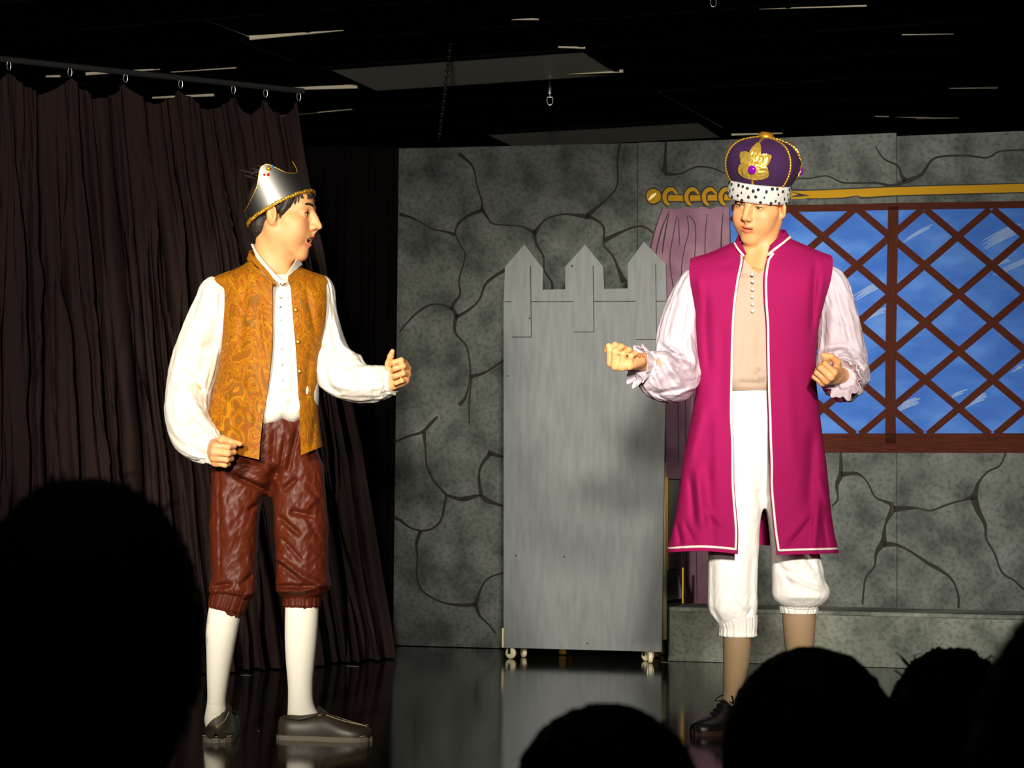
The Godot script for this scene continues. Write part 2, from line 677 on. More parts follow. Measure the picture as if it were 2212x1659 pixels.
	M.brow_fair = mat(rgb(150, 100, 60), 0.8)
	M.hair = mat(rgb(34, 25, 20), 0.6)
	M.hair_fair = mat(rgb(120, 82, 46), 0.6)
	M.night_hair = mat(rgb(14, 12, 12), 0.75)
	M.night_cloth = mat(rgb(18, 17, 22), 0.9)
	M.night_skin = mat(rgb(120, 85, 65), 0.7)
	M.mouth = mat(rgb(60, 16, 14), 0.6)
	M.tooth = mat(rgb(225, 215, 200), 0.3)
	M.loafer = mat(rgb(50, 44, 34), 0.42)
	M.sole = mat(rgb(120, 116, 104), 0.7)
	M.thread = mat(rgb(170, 160, 120), 0.8)
	M.black_leather = mat(rgb(30, 28, 27), 0.35)
	M.dark_sole = mat(rgb(70, 45, 40), 0.7)
	M.silver = mat(rgb(200, 200, 196), 0.32, 1.0)
	M.gold = mat(rgb(225, 170, 50), 0.34, 0.75)
	M.foil = mat(rgb(240, 200, 90), 0.30, 0.7)
	M.velvet = mat(rgb(46, 5, 58), 0.9)
	M.velvet.rim_enabled = true
	M.velvet.rim = 0.35
	M.velvet.rim_tint = 1.0
	M.fur = cloth(mat(rgb(232, 230, 226), 0.95), weave, 14.0, 0.25)
	M.fur_spot = mat(rgb(20, 20, 22), 0.95)
	M.gem = mat(rgb(120, 10, 150), 0.08)
	M.pearl = mat(rgb(228, 215, 195), 0.2)
	M.gold_button = mat(rgb(190, 150, 60), 0.35, 0.8)
	M.gem_red = mat(rgb(170, 40, 20), 0.1)
	M.gem_blue = mat(rgb(40, 110, 170), 0.1)

func brocade() -> StandardMaterial3D:     # swirling paisley cloth in gold, rust and olive
	var im := Image.create(512, 512, false, Image.FORMAT_RGB8)
	var nz := FastNoiseLite.new()
	nz.seed = 4
	nz.frequency = 1.0
	nz.fractal_octaves = 2
	var pal := [rgb(152, 92, 12), rgb(164, 106, 12), rgb(146, 82, 12), rgb(124, 88, 26), rgb(148, 78, 12), rgb(170, 116, 14)]
	for y in 512:
		for x in 512:
			var u := x / 512.0 * 3.4
			var v := y / 512.0 * 4.6
			var a := nz.get_noise_2d(u * 1.1, v * 0.8)
			var b := nz.get_noise_2d(u * 1.1 + 31.0, v * 0.8 + 7.0)
			var w := nz.get_noise_2d(u + a * 2.2 + 60.0, v + b * 2.2)
			var rings := fposmod(w * 5.0 + a * 2.4, 6.0)
			var c: Color = pal[int(rings)]
			var e := absf(fmod(rings, 1.0) - 0.5)
			if e > 0.40: c = c.lerp(rgb(108, 84, 46), 0.45 * (e - 0.40) / 0.1)
			var dots := sin(u * 42.0 + b * 9.0) * sin(v * 42.0 + a * 9.0)
			if dots > 0.55 and w > 0.05: c = c.lerp(rgb(160, 52, 24), 0.5)
			im.set_pixel(x, y, c)
	im.generate_mipmaps()
	var m := mat(Color.WHITE, 0.6)
	m.albedo_texture = ImageTexture.create_from_image(im)
	m.metallic_specular = 0.25
	return m

func r3(a: float, y: float, b: float) -> Vector3:       # room coordinates: across, up, depth
	return room.x * a + Vector3.UP * y - room.z * b

func slab(a0: float, a1: float, y0: float, y1: float, b0: float, b1: float) -> Shape:
	var s := Shape.new()
	box(s, Transform3D(room, r3((a0 + a1) * 0.5, (y0 + y1) * 0.5, (b0 + b1) * 0.5)), Vector3(a1 - a0, y1 - y0, b1 - b0), 0.005)
	return s

func shell() -> void:
	structure("floor", slab(-7, 7, -0.10, 0.0, 4.35, 14.2), M.floor, "black glossy stage floor with fine scratches", "floor")
	structure("trim_1", slab(-7, 7, -0.62, -0.001, 4.20, 4.36), M.dark_wood, "dark front face of the raised stage", "stage front")
	structure("floor_house", slab(-7, 7, -0.80, -0.60, -7.2, 4.3), M.house, "dark floor of the auditorium in front of the stage", "floor")
	structure("wall_left", slab(-7.2, -7.0, -0.8, 3.3, -7.2, 14.2), M.wall, "black side wall beyond the side curtain", "wall")
	structure("wall_right", slab(7.0, 7.2, -0.8, 3.3, -7.2, 14.2), M.wall, "black side wall on the far side of the backdrop", "wall")
	structure("wall_back", slab(-7.2, 7.2, -0.8, 3.3, 14.2, 14.4), M.wall, "black wall at the very back of the stage", "wall")
	structure("wall_rear", slab(-7.2, 7.2, -0.8, 3.3, -7.4, -7.2), M.wall, "dark wall behind the audience", "wall")
	# small pale scratches on the stage floor
	var sc := Shape.new()
	for q in [[520, 1458, 544, 1459], [748, 1438, 776, 1440], [700, 1638, 712, 1637], [556, 1578, 561, 1579], [1064, 1606, 1072, 1606], [1428, 1430, 1444, 1431], [788, 1565, 797, 1566], [640, 1608, 642, 1618]]:
		var a := on_y(q[0], q[1], 0.0008)
		var b := on_y(q[2], q[3], 0.0008)
		tube(sc, PackedVector3Array([a, a.lerp(b, 0.5), b]), [0.0005, 0.0009, 0.0004], 5)
	var o := part("scratch", sc, mat(rgb(120, 118, 110), 0.6), get_node("floor"))
	o.set_meta("kind", "stuff")

const TOP := 3.10
func ceiling_things() -> void:
	var ce := structure("ceiling", slab(-7.2, 7.2, TOP + 0.04, TOP + 0.2, -7.2, 14.2), M.wall, "black suspended ceiling of tiles in a metal grid", "ceiling")
	var c0 := on_y(1262, 105, TOP)               # near right corner of the larger grey fitting
	var ga := c0.dot(room.x)
	var gb := -c0.dot(room.z)
	var w := 1.22
	var d := 0.61
	# grid and tiles over the stage
	var lamp := {Vector2i(-1, 0): true}
	var tilem := Shape.new()
	box(tilem, Transform3D(), Vector3(w - 0.03, 0.016, d - 0.03), 0.004)
	var tm := tilem.mesh()
	for i in range(-5, 4):
		for j in range(-3, 6):
			if lamp.has(Vector2i(i, j)): continue
			var o := MeshInstance3D.new()
			o.name = "ceiling_tile"
			o.mesh = tm
			o.material_override = M.tile
			ce.add_child(o, true)
			o.global_transform = Transform3D(room, r3(ga + (i + 0.5) * w, TOP + 0.012 + 0.004 * sin(i * 3.1 + j * 1.7), gb + (j + 0.5) * d))
	for i in range(-5, 5):
		var s := Shape.new()
		box(s, Transform3D(room, r3(ga + i * w, TOP, gb + 1.5 * d)), Vector3(0.024, 0.006, 9 * d), 0.002)
		part("grid_bar", s, M.tee, ce)
	for j in range(-3, 7):
		var s := Shape.new()
		box(s, Transform3D(room, r3(ga - 0.5 * w, TOP - 0.001, gb + j * d)), Vector3(9 * w, 0.006, 0.024), 0.002)
		part("grid_bar", s, M.tee, ce)
	# two dead fluorescent fittings with grey lenses
	fitting(ga - 0.76, gb + 0.34, 1.55, 0.72, "wide grey unlit ceiling light panel above the middle of the stage")
	var c1 := on_y(1514, 258, TOP)
	fitting(c1.dot(room.x) - 0.75, -c1.dot(room.z) + 0.33, 1.5, 0.66, "narrow looking grey unlit ceiling light panel just over the top of the backdrop")
	# pale broken edges of tiles that hang a little below the grid
	for q in [[540, 80, 742, 68, 9, 1], [578, 194, 772, 185, 4, 8], [186, 159, 345, 151, 6, 2], [330, 212, 462, 205, 3, 5], [1180, 164, 1346, 153, 1, 6], [370, 158, 510, 148, 1, 2], [100, 166, 130, 165, 3, 4], [1106, 45, 1164, 42, 1, 4], [1206, 103, 1264, 104, 3, 4], [1580, 291, 1690, 289, 4, 2], [1640, 22, 1872, 14, 1, 3], [1948, 77, 2060, 76, 2, 1], [2050, 193, 2156, 190, 1, 4], [1890, 253, 2010, 256, 1, 2], [1980, 257, 2070, 256, 2, 2], [600, 252, 760, 238, 2, 1]]:
		var a := on_y(q[0], q[1], TOP - 0.006)
		var b := on_y(q[2], q[3], TOP - 0.006)
		var k := a.distance_to(EYE) / F
		var x := (b - a).normalized()
		var s := Shape.new()
		var l := a.distance_to(b)
		prism(s, PackedVector2Array([Vector2(0, 0), Vector2(0, -q[4] * k), Vector2(l, -q[5] * k), Vector2(l, 0)]), -0.006, 0.006, Transform3D(Basis(x, Vector3.UP, x.cross(Vector3.UP)), a + Vector3(0, 0.006, 0)))
		part("tile_edge", s, M.pale_edge, ce)
	for q in [[440, 42, 540, 80], [520, 88, 634, 134], [1425, 200, 1560, 275]]:     # bare metal of the grid
		var s := Shape.new()
		tube(s, PackedVector3Array([on_y(q[0], q[1], TOP - 0.005), on_y(q[2], q[3], TOP - 0.005)]), [0.004, 0.005], 6)
		part("grid_bar", s, M.steel, ce)
	shackle(1188, 176, 11.3, "bright steel shackle hanging from the ceiling above the castle tower")
	shackle(1541, -36, 9.25, "steel shackle at the top edge above the crowned king, cut by the frame")

func fitting(a: float, b: float, w: float, d: float, label: String) -> void:
	var t := thing("ceiling_light", label, "ceiling light", Transform3D(room, r3(a, TOP, b)))
	var s := Shape.new()
	for q in [[0, d * 0.5 - 0.012, w, 0.024], [0, -d * 0.5 + 0.012, w, 0.024], [w * 0.5 - 0.012, 0, 0.024, d], [-w * 0.5 + 0.012, 0, 0.024, d]]:
		box(s, Transform3D(Basis(), Vector3(q[0], -0.004, q[1])), Vector3(q[2], 0.014, q[3]), 0.002)
	part("frame", s, M.tee, t)
	var l := Shape.new()
	box(l, Transform3D(Basis(), Vector3(0, -0.002, 0)), Vector3(w - 0.05, 0.008, d - 0.05), 0.002)
	part("diffuser", l, M.lens, t)

func shackle(px: float, py: float, d: float, label: String) -> void:
	var p := at(px, py, d)
	p.y = TOP
	var k := d / F
	var t := thing("shackle", label, "shackle", Transform3D(Basis(), p), "shackles on the ceiling")
	var dy := (at(px, py, d).y - TOP) - 11 * k
	var s := Shape.new()
	lathe(s, [Vector2(0, 0.03), Vector2(2.4 * k, 0.03), Vector2(2.4 * k, dy), Vector2(6 * k, dy - k), Vector2(6.2 * k, dy - 17 * k), Vector2(5.2 * k, dy - 19 * k), Vector2(0, dy - 19 * k)], 16, Transform3D())
	part("barrel", s, M.steel, t)
	var l := Shape.new()
	var y0 := dy - 23 * k
	tube(l, curve([Vector3(-5 * k, y0, 0), Vector3(-6.3 * k, y0 - 6 * k, 0), Vector3(-4.5 * k, y0 - 15 * k, 0), Vector3(0, y0 - 18 * k, 0), Vector3(5 * k, y0 - 15 * k, 0), Vector3(6.6 * k, y0 - 6 * k, 0), Vector3(5.4 * k, y0, 0)], 5), fill(1.3 * k, 31), 8, Vector3.BACK)
	box(l, Transform3D(Basis(), Vector3(0, y0 - k, 0)), Vector3(12 * k, 3 * k, 4 * k), 0.003)
	tube(l, PackedVector3Array([Vector3(0, y0 + 5 * k, 0), Vector3(0, y0, 0)]), [1.6 * k, 1.6 * k], 8, Vector3.BACK)
	part("link", l, M.steel, t)

# ---------------------------------------------------------------- painted backdrop
var fo: Vector3      # lower left corner of the flats, and their frame
var fb: Basis
func fuv(px: float, py: float) -> Vector2:
	var p := on_plane(px, py, fo, fb.z) - fo
	return Vector2(p.dot(fb.x), p.y)

func fpoly(pts: Array) -> PackedVector2Array:
	var o := PackedVector2Array()
	for p in pts: o.append(fuv(p[0], p[1]))
	return o

func fline(pts: Array, px_w: Array, ox := 0.0, oy := 0.0, k := 1.0) -> Array:   # smoothed polyline on the flats and its widths
	var c := []
	for p in pts:
		var q := fuv(ox + p[0] * k, oy + p[1] * k)
		c.append(Vector3(q.x, q.y, 0))
	var sm := curve(c, 4)
	var out := PackedVector2Array()
	var wid := []
	var n := sm.size()
	for i in n:
		out.append(Vector2(sm[i].x, sm[i].y))
		var t := float(i) / (n - 1) * (px_w.size() - 1)
		var j := mini(int(t), px_w.size() - 2)
		wid.append(lerpf(px_w[j], px_w[j + 1], t - j) / 455.0)
	return [out, wid]

func backdrop() -> void:
	fo = on_y(849, 1395, 0.0)
	var an := deg_to_rad(13.0)
	fb = Basis(Vector3(cos(an), 0, sin(an)), Vector3.UP, Vector3(-sin(an), 0, cos(an)))
	var t := thing("painted_backdrop", "tall grey backdrop of flats painted as a castle wall with cracks, window and curtain", "backdrop", Transform3D(fb, fo))
	var hgt := 2.455
	var seams := [0.0, 1.2, fuv(1937, 700).x, fuv(1937, 700).x + 1.22]
	for i in 3:
		var s := Shape.new()
		var a: float = seams[i] + (0.0015 if i else 0.0)
		var b: float = seams[i + 1] - 0.0015
		var dip := [[0.0, -0.008], [-0.006, 0.004], [-0.012, 0.004]]
		prism(s, PackedVector2Array([Vector2(a, 0.004), Vector2(b, 0.004), Vector2(b, hgt + dip[i][1]), Vector2((a + b) * 0.5, hgt - 0.004), Vector2(a, hgt + dip[i][0])]), -0.02, 0.0)
		part("flat_panel", s, M.stone, t)
		var w := Shape.new()     # timber behind
		for x in [a + 0.03, b - 0.03]: box(w, Transform3D(Basis(), Vector3(x, hgt * 0.5, -0.045)), Vector3(0.06, hgt - 0.05, 0.045), 0.003)
		for y in [0.05, hgt * 0.5, hgt - 0.06]: box(w, Transform3D(Basis(), Vector3((a + b) * 0.5, y, -0.045)), Vector3(b - a - 0.13, 0.06, 0.04), 0.003)
		part("timber_frame", w, M.raw_wood, t)
	# braces that keep it upright
	for x in [0.3, 1.8, 3.3]:
		var s := Shape.new()
		tube(s, PackedVector3Array([Vector3(x, 1.6, -0.06), Vector3(x, 0.02, -0.9)]), [0.02, 0.02], 6)
		part("brace", s, M.raw_wood, t)
	# joints between the painted stones
	var k3 := 1.0 / 2.7194
	var k4 := 1.0 / 2.860
	var k8 := 1.0 / 2.340
	var k6 := 1.0 / 2.272
	var thin := [3, 4, 3]
	var ends := [9, 4, 3, 4, 10]
	for c in [
		[830, 290, k3, ends, [[440, 115], [520, 190], [545, 300], [575, 400], [570, 450]]],
		[830, 290, k3, ends, [[570, 450], [500, 475], [440, 520], [418, 575], [440, 640], [475, 700], [460, 780], [440, 850], [445, 940], [410, 990], [395, 1030]]],
		[830, 290, k3, ends, [[575, 440], [600, 480], [640, 525], [720, 535], [800, 540], [860, 565], [888, 590]]],
		[830, 290, k3, [10, 5, 4, 4, 6], [[880, 560], [892, 640], [935, 720], [940, 800], [985, 870], [985, 912]]],
		[830, 290, k3, ends, [[90, 470], [160, 490], [210, 515], [280, 555], [370, 575], [415, 590]]],
		[830, 290, k3, [4, 4, 4, 6, 12], [[1385, 60], [1370, 150], [1370, 290], [1330, 360], [1250, 430], [1190, 480]]],
		[830, 290, k3, [12, 4, 4, 10], [[1200, 485], [1130, 475], [1050, 470], [960, 495], [910, 540], [888, 580]]],
		[830, 290, k3, [10, 5, 4, 5, 14], [[1185, 482], [1240, 500], [1290, 550], [1290, 650], [1340, 710], [1380, 800], [1410, 870]]],
		[830, 290, k3, [12, 5, 4, 3], [[1292, 625], [1380, 580], [1470, 545], [1530, 545], [1580, 580]]],
		[830, 290, k3, [8, 6, 4, 8], [[715, 795], [640, 840], [590, 890], [560, 970], [500, 1030], [430, 1070]]],
		[830, 290, k3, [10, 4, 4, 4, 10], [[425, 1060], [415, 1160], [480, 1240], [500, 1330], [505, 1420], [480, 1540], [440, 1590]]],
		[830, 290, k3, [3, 5, 4, 12], [[90, 1160], [170, 1070], [250, 1010], [330, 1000], [400, 1030], [430, 1080]]],
		[830, 290, k3, [5, 6, 14], [[1655, 40], [1650, 150], [1645, 225]]],
		[830, 290, k3, [10, 3, 4, 3], [[1645, 230], [1690, 236], [1750, 230], [1800, 205], [1850, 190], [1930, 200], [2000, 230]]],
		[830, 290, k3, [10, 4, 5], [[505, 1425], [580, 1405], [640, 1370], [700, 1330]]],
		[830, 290, k3, thin, [[500, 1700], [500, 1560], [515, 1430]]],
		[830, 900, k4, [5, 5, 8, 5], [[60, 160], [150, 120], [235, 95], [290, 40], [330, 0]]],
		[830, 900, k4, [10, 4, 4, 5, 6], [[245, 95], [255, 200], [265, 310], [310, 400], [385, 485]]],
		[830, 900, k4, [6, 5, 4, 8], [[385, 485], [370, 560], [350, 640], [300, 690], [225, 705], [150, 680], [100, 640], [60, 625]]],
		[830, 900, k4, [5, 12, 4, 12, 4], [[385, 485], [480, 510], [570, 490], [600, 492], [640, 520], [740, 555]]],
		[830, 900, k4, [10, 4, 10], [[660, 225], [600, 300], [585, 380], [600, 490]]],
		[830, 900, k4, [12, 4], [[640, 220], [700, 240], [740, 248]]],
		[830, 900, k4, [10, 4, 4, 4, 10], [[225, 705], [200, 780], [205, 880], [200, 980], [230, 1070], [290, 1115], [370, 1150], [470, 1165], [565, 1160]]],
		[830, 900, k4, [10, 4, 4], [[565, 1160], [590, 1080], [640, 1000], [740, 965]]],
		[830, 900, k4, [10, 4, 4], [[565, 1160], [590, 1230], [650, 1290], [690, 1340]]],
		[1750, 950, k8, [4, 12, 4, 4], [[155, 65], [155, 170], [135, 230], [140, 300], [110, 335]]],
		[1750, 950, k8, [12, 3, 4, 12], [[155, 175], [240, 172], [290, 215], [330, 290], [400, 320], [425, 350]]],
		[1750, 950, k8, [14, 3, 4, 4, 16], [[425, 350], [530, 345], [610, 358], [700, 325], [790, 300], [830, 285]]],
		[1750, 950, k8, [14, 4, 4, 3], [[830, 300], [850, 220], [900, 160], [960, 130], [990, 60]]],
		[1750, 950, k8, [14, 4, 14], [[420, 350], [380, 430], [372, 520]]],
		[1750, 950, k8, [16, 5, 4, 4], [[372, 520], [335, 570], [325, 640], [280, 700], [265, 830]]],
		[1750, 950, k8, [12, 4, 8, 4, 5], [[372, 530], [430, 530], [500, 560], [590, 620], [660, 660], [720, 710], [750, 790], [750, 850]]],
		[1750, 950, k8, [16, 4, 4, 4], [[828, 290], [850, 360], [885, 430], [890, 500], [930, 570], [970, 670], [1030, 710], [1081, 755], [1140, 780]]],
		[1750, 270, k6, [2, 4, 5, 12], [[320, 100], [360, 165], [430, 200], [450, 250], [470, 275]]],
		[1750, 270, k6, [12, 5, 4, 3], [[470, 275], [490, 270], [550, 240], [590, 180], [640, 155], [760, 150], [870, 160], [930, 130], [1050, 125], [1150, 150]]],
		[1750, 270, k6, [3, 3, 4, 10], [[-60, 262], [0, 262], [80, 250], [140, 275], [180, 285], [330, 285], [400, 300], [470, 275]]]]:
		var l := fline(c[4], c[3], c[0], c[1], c[2])
		var s := Shape.new()
		ribbon(s, l[0], l[1], 0.0, 0.0012)
		part("painted_crack", s, M.line, t)
	# painted curtain
	var cu := Shape.new()
	prism(cu, fpoly([[1432, 446], [1444, 452], [1468, 452], [1480, 446], [1500, 452], [1516, 446], [1534, 452], [1550, 446], [1576, 448], [1580, 600], [1592, 900], [1602, 1304], [1426, 1304], [1424, 900], [1412, 700], [1401, 600], [1405, 540], [1417, 490]]), 0.0, 0.002)
	var curt := part("painted_curtain", cu, M.mauve, t)
	for c in [[3, [[1432, 448], [1417, 490], [1405, 540], [1401, 600], [1412, 700], [1424, 900]]], [3, [[1446, 455], [1428, 500], [1416, 560], [1420, 620]]], [3, [[1445, 462], [1434, 520], [1431, 548]]], [2, [[1463, 465], [1456, 500], [1447, 560], [1455, 625], [1462, 690], [1466, 1000]]], [2, [[1484, 466], [1488, 500], [1478, 540], [1472, 600], [1480, 760], [1484, 1300]]],
		[2, [[1488, 466], [1500, 480], [1503, 520], [1496, 640], [1500, 900], [1506, 1300]]], [2, [[1528, 462], [1523, 530], [1526, 700]]], [3, [[1562, 460], [1558, 530], [1560, 700], [1570, 1300]]], [3, [[1576, 445], [1580, 600], [1592, 900], [1602, 1304]]], [2, [[1466, 470], [1468, 530]]]]:
		var l := fline(c[1], [1.5, c[0], c[0], 1.5])
		var s := Shape.new()
		ribbon(s, l[0], l[1], 0.002, 0.003)
		part("fold_line", s, M.ink, curt)
	# painted window
	var gl := Shape.new()
	var wx1 := fuv(2442, 700).x
	var tl := fuv(1577, 448)
	var top_r := lerpf(fuv(1750, 445).y, fuv(2212, 437).y, 1.0)
	var bot := fuv(1790, 940).y
	prism(gl, PackedVector2Array([Vector2(tl.x, bot), Vector2(wx1, bot), Vector2(wx1, top_r), Vector2(tl.x, tl.y)]), 0.0, 0.0015)
	var win := part("painted_window", gl, M.sky_blue, t)
	for q in [[[1935, 885], [1985, 864], 17], [[1955, 520], [2012, 488], 9], [[2128, 528], [2200, 492], 24], [[2150, 592], [2260, 545], 14], [[1845, 645], [1905, 612], 18], [[1858, 692], [1915, 668], 12], [[2090, 872], [2130, 855], 16], [[2050, 860], [2085, 845], 8], [[1690, 545], [1716, 535], 6], [[1692, 575], [1722, 560], 9], [[2140, 575], [2180, 560], 6], [[2190, 800], [2212, 790], 8], [[1900, 608], [1906, 612], 7]]:
		var s := Shape.new()
		for i in maxi(2, int(q[2] / 4.0)):
			var o: float = (i - (int(q[2] / 4.0) - 1) * 0.5) * 4.2
			var e := 6.0 * sin(i * 2.7 + q[2])
			var l := fline([[q[0][0] + e, q[0][1] + o - e * 0.45], [(q[0][0] + q[1][0]) * 0.5, (q[0][1] + q[1][1]) * 0.5 + o - 1.5], [q[1][0] + e * 0.7, q[1][1] + o - e * 0.3]], [1.2, 3.4, 2.2])
			ribbon(s, l[0], l[1], 0.0015, 0.002)
		part("brush_stroke", s, M.streak, win)
	var y_top := 452.0
	var y_bot := 938.0
	for k in range(-6, 9):
		for sl in [0.842, -0.85]:
			var x0: float = 1777 + 146 * k + (y_top - 511) / sl
			var x1: float = 1777 + 146 * k + (y_bot - 511) / sl
			var a := Vector2(x0, y_top)
			var b := Vector2(x1, y_bot)
			# keep it within the window's sides
			for side in [[1580.0, true], [2440.0, false]]:
				var sx: float = side[0]
				if side[1]:
					if a.x < sx and b.x < sx: a = Vector2.INF; break
					if a.x < sx: a = a.lerp(b, (sx - a.x) / (b.x - a.x))
					elif b.x < sx: b = b.lerp(a, (sx - b.x) / (a.x - b.x))
				else:
					if a.x > sx and b.x > sx: a = Vector2.INF; break
					if a.x > sx: a = a.lerp(b, (a.x - sx) / (a.x - b.x))
					elif b.x > sx: b = b.lerp(a, (b.x - sx) / (b.x - a.x))
			if a == Vector2.INF or a.distance_to(b) < 8: continue
			var s := Shape.new()
			ribbon(s, PackedVector2Array([fuv(a.x, a.y), fuv((a.x + b.x) * 0.5 + 1.5, (a.y + b.y) * 0.5 + 1), fuv(b.x, b.y)]), [14.5 / 455, 15.5 / 455, 14 / 455.0], 0.0015, 0.0035 if sl > 0 else 0.0030)
			part("muntin", s, M.wood_brown, win)
	for q in [[[1580, 449], [1750, 450], [1940, 446], [2212, 442], [2456, 438], 15], [[1930, 446], [1927, 600], [1924, 780], [1924, 945], [1924, 950], 22], [[2446, 434], [2446, 600], [2445, 780], [2444, 945], [2444, 976], 24], [[1580, 957], [1780, 957], [1960, 957], [2212, 957], [2456, 957], 41]]:
		var l := fline([q[0], q[1], q[2], q[3], q[4]], [q[5], q[5]])
		var s := Shape.new()
		ribbon(s, l[0], l[1], 0.0015, 0.0042)
		part("window_frame", s, M.wood_brown, win)
	# painted curtain rod with rings and knob
	var rod := Shape.new()
	var r1 := fline([[1428, 427], [1480, 428], [1530, 427], [1580, 425], [1640, 424], [1740, 421]], [15, 15, 16, 17])
	ribbon(rod, r1[0], r1[1], 0.0, 0.0030)
	var r2 := fline([[1700, 423], [1745, 420], [1850, 417], [1945, 412], [2100, 409], [2212, 406], [2440, 398]], [6, 18, 19, 19, 19, 18])
	ribbon(rod, r2[0], r2[1], 0.0, 0.0032)
	var rp := part("painted_rod", rod, M.yellow, t)
	var outl := Shape.new()
	for e in [[[1428, 420], [1480, 421], [1530, 420], [1580, 418]], [[1428, 435], [1480, 436], [1530, 435], [1580, 434]], [[1708, 408], [1745, 411], [1850, 407], [1945, 403], [2212, 396], [2440, 388]], [[1745, 430], [1820, 428], [1850, 424], [1870, 428], [1945, 423], [2212, 416], [2440, 408]]]:
		var l := fline(e, [2, 3, 2])
		ribbon(outl, l[0], l[1], 0.0032, 0.0042)
	part("outline", outl, M.ink, rp)
	var dart := Shape.new()
	prism(dart, fpoly([[1700, 412], [1750, 423], [1704, 427], [1725, 420]]), 0.0032, 0.0044)
	part("dark_notch", dart, M.ink, rp)
	var kn := Shape.new()
	var ring_in := Shape.new()
	var kp := []
	var kpo := []
	for i in 20:
		var a := TAU * i / 20
		var rr := 14.0 + 3.0 * cos(a) if absf(a - PI) > 2.4 else 14.5
		kp.append([1411 + cos(a) * rr, 424 + sin(a) * rr * 1.1])
		kpo.append([1411 + cos(a) * (rr + 3), 424 + sin(a) * (rr + 3) * 1.1])
	prism(ring_in, fpoly(kpo), 0.0, 0.002)
	part("outline", ring_in, M.ink, rp)
	prism(kn, fpoly(kp), 0.002, 0.0045)
	part("knob", kn, M.yellow, rp)
	var kh := Shape.new()
	var hl := fline([[1402, 432], [1410, 424], [1418, 418]], [3, 7, 3])
	ribbon(kh, hl[0], hl[1], 0.0045, 0.005)
	part("highlight", kh, M.cream, rp)
	for x in [1446.0, 1493.0, 1531.0, 1567.0]:
		for q in [[16, M.ink, 0.0045, "outline"], [9, M.yellow, 0.0055, "painted_ring"]]:
			var l := fline([[x + 17, 420], [x + 8, 410], [x - 3, 411], [x - 10, 422], [x - 8, 436], [x, 443]], [q[0] * 0.5, q[0], q[0], q[0] * 0.6])
			var s := Shape.new()
			ribbon(s, l[0], l[1], 0.003, q[2])
			part(q[3], s, q[1], rp)
	# little dark slot at the seam of two flats
	var slot := Shape.new()
	prism(slot, fpoly([[1924, 1085], [1931, 1085], [1931, 1111], [1924, 1111]]), 0.0, 0.0015)
	part("slot", slot, M.ink, t)
	# chain from the ceiling to the top of the backdrop
	var top := on_plane(948, 303, fo, fb.z)
	var up := Vector3(at(958, 268, 10.0).x + 0.02, TOP, -10.35)
	var ch := thing("hanging_chain", "thin steel chain hanging from the ceiling to the top of the backdrop", "chain", Transform3D(Basis(), top))
	var dir := (up - top)
	var n := int(dir.length() / 0.028)
	for i in n:
		var s := Shape.new()
		var c := dir * (i + 0.5) / n
		var y := dir.normalized()
		var x := y.cross(Vector3.BACK if i % 2 else Vector3.RIGHT).normalized()
		var pts := []
		for k in 13:
			var a := TAU * k / 12
			pts.append(c + x * sin(a) * 0.0085 + y * cos(a) * 0.019)
		tube(s, PackedVector3Array(pts), fill(0.0028, 13), 6, x.cross(y))
		part("chain_link", s, M.steel, ch)

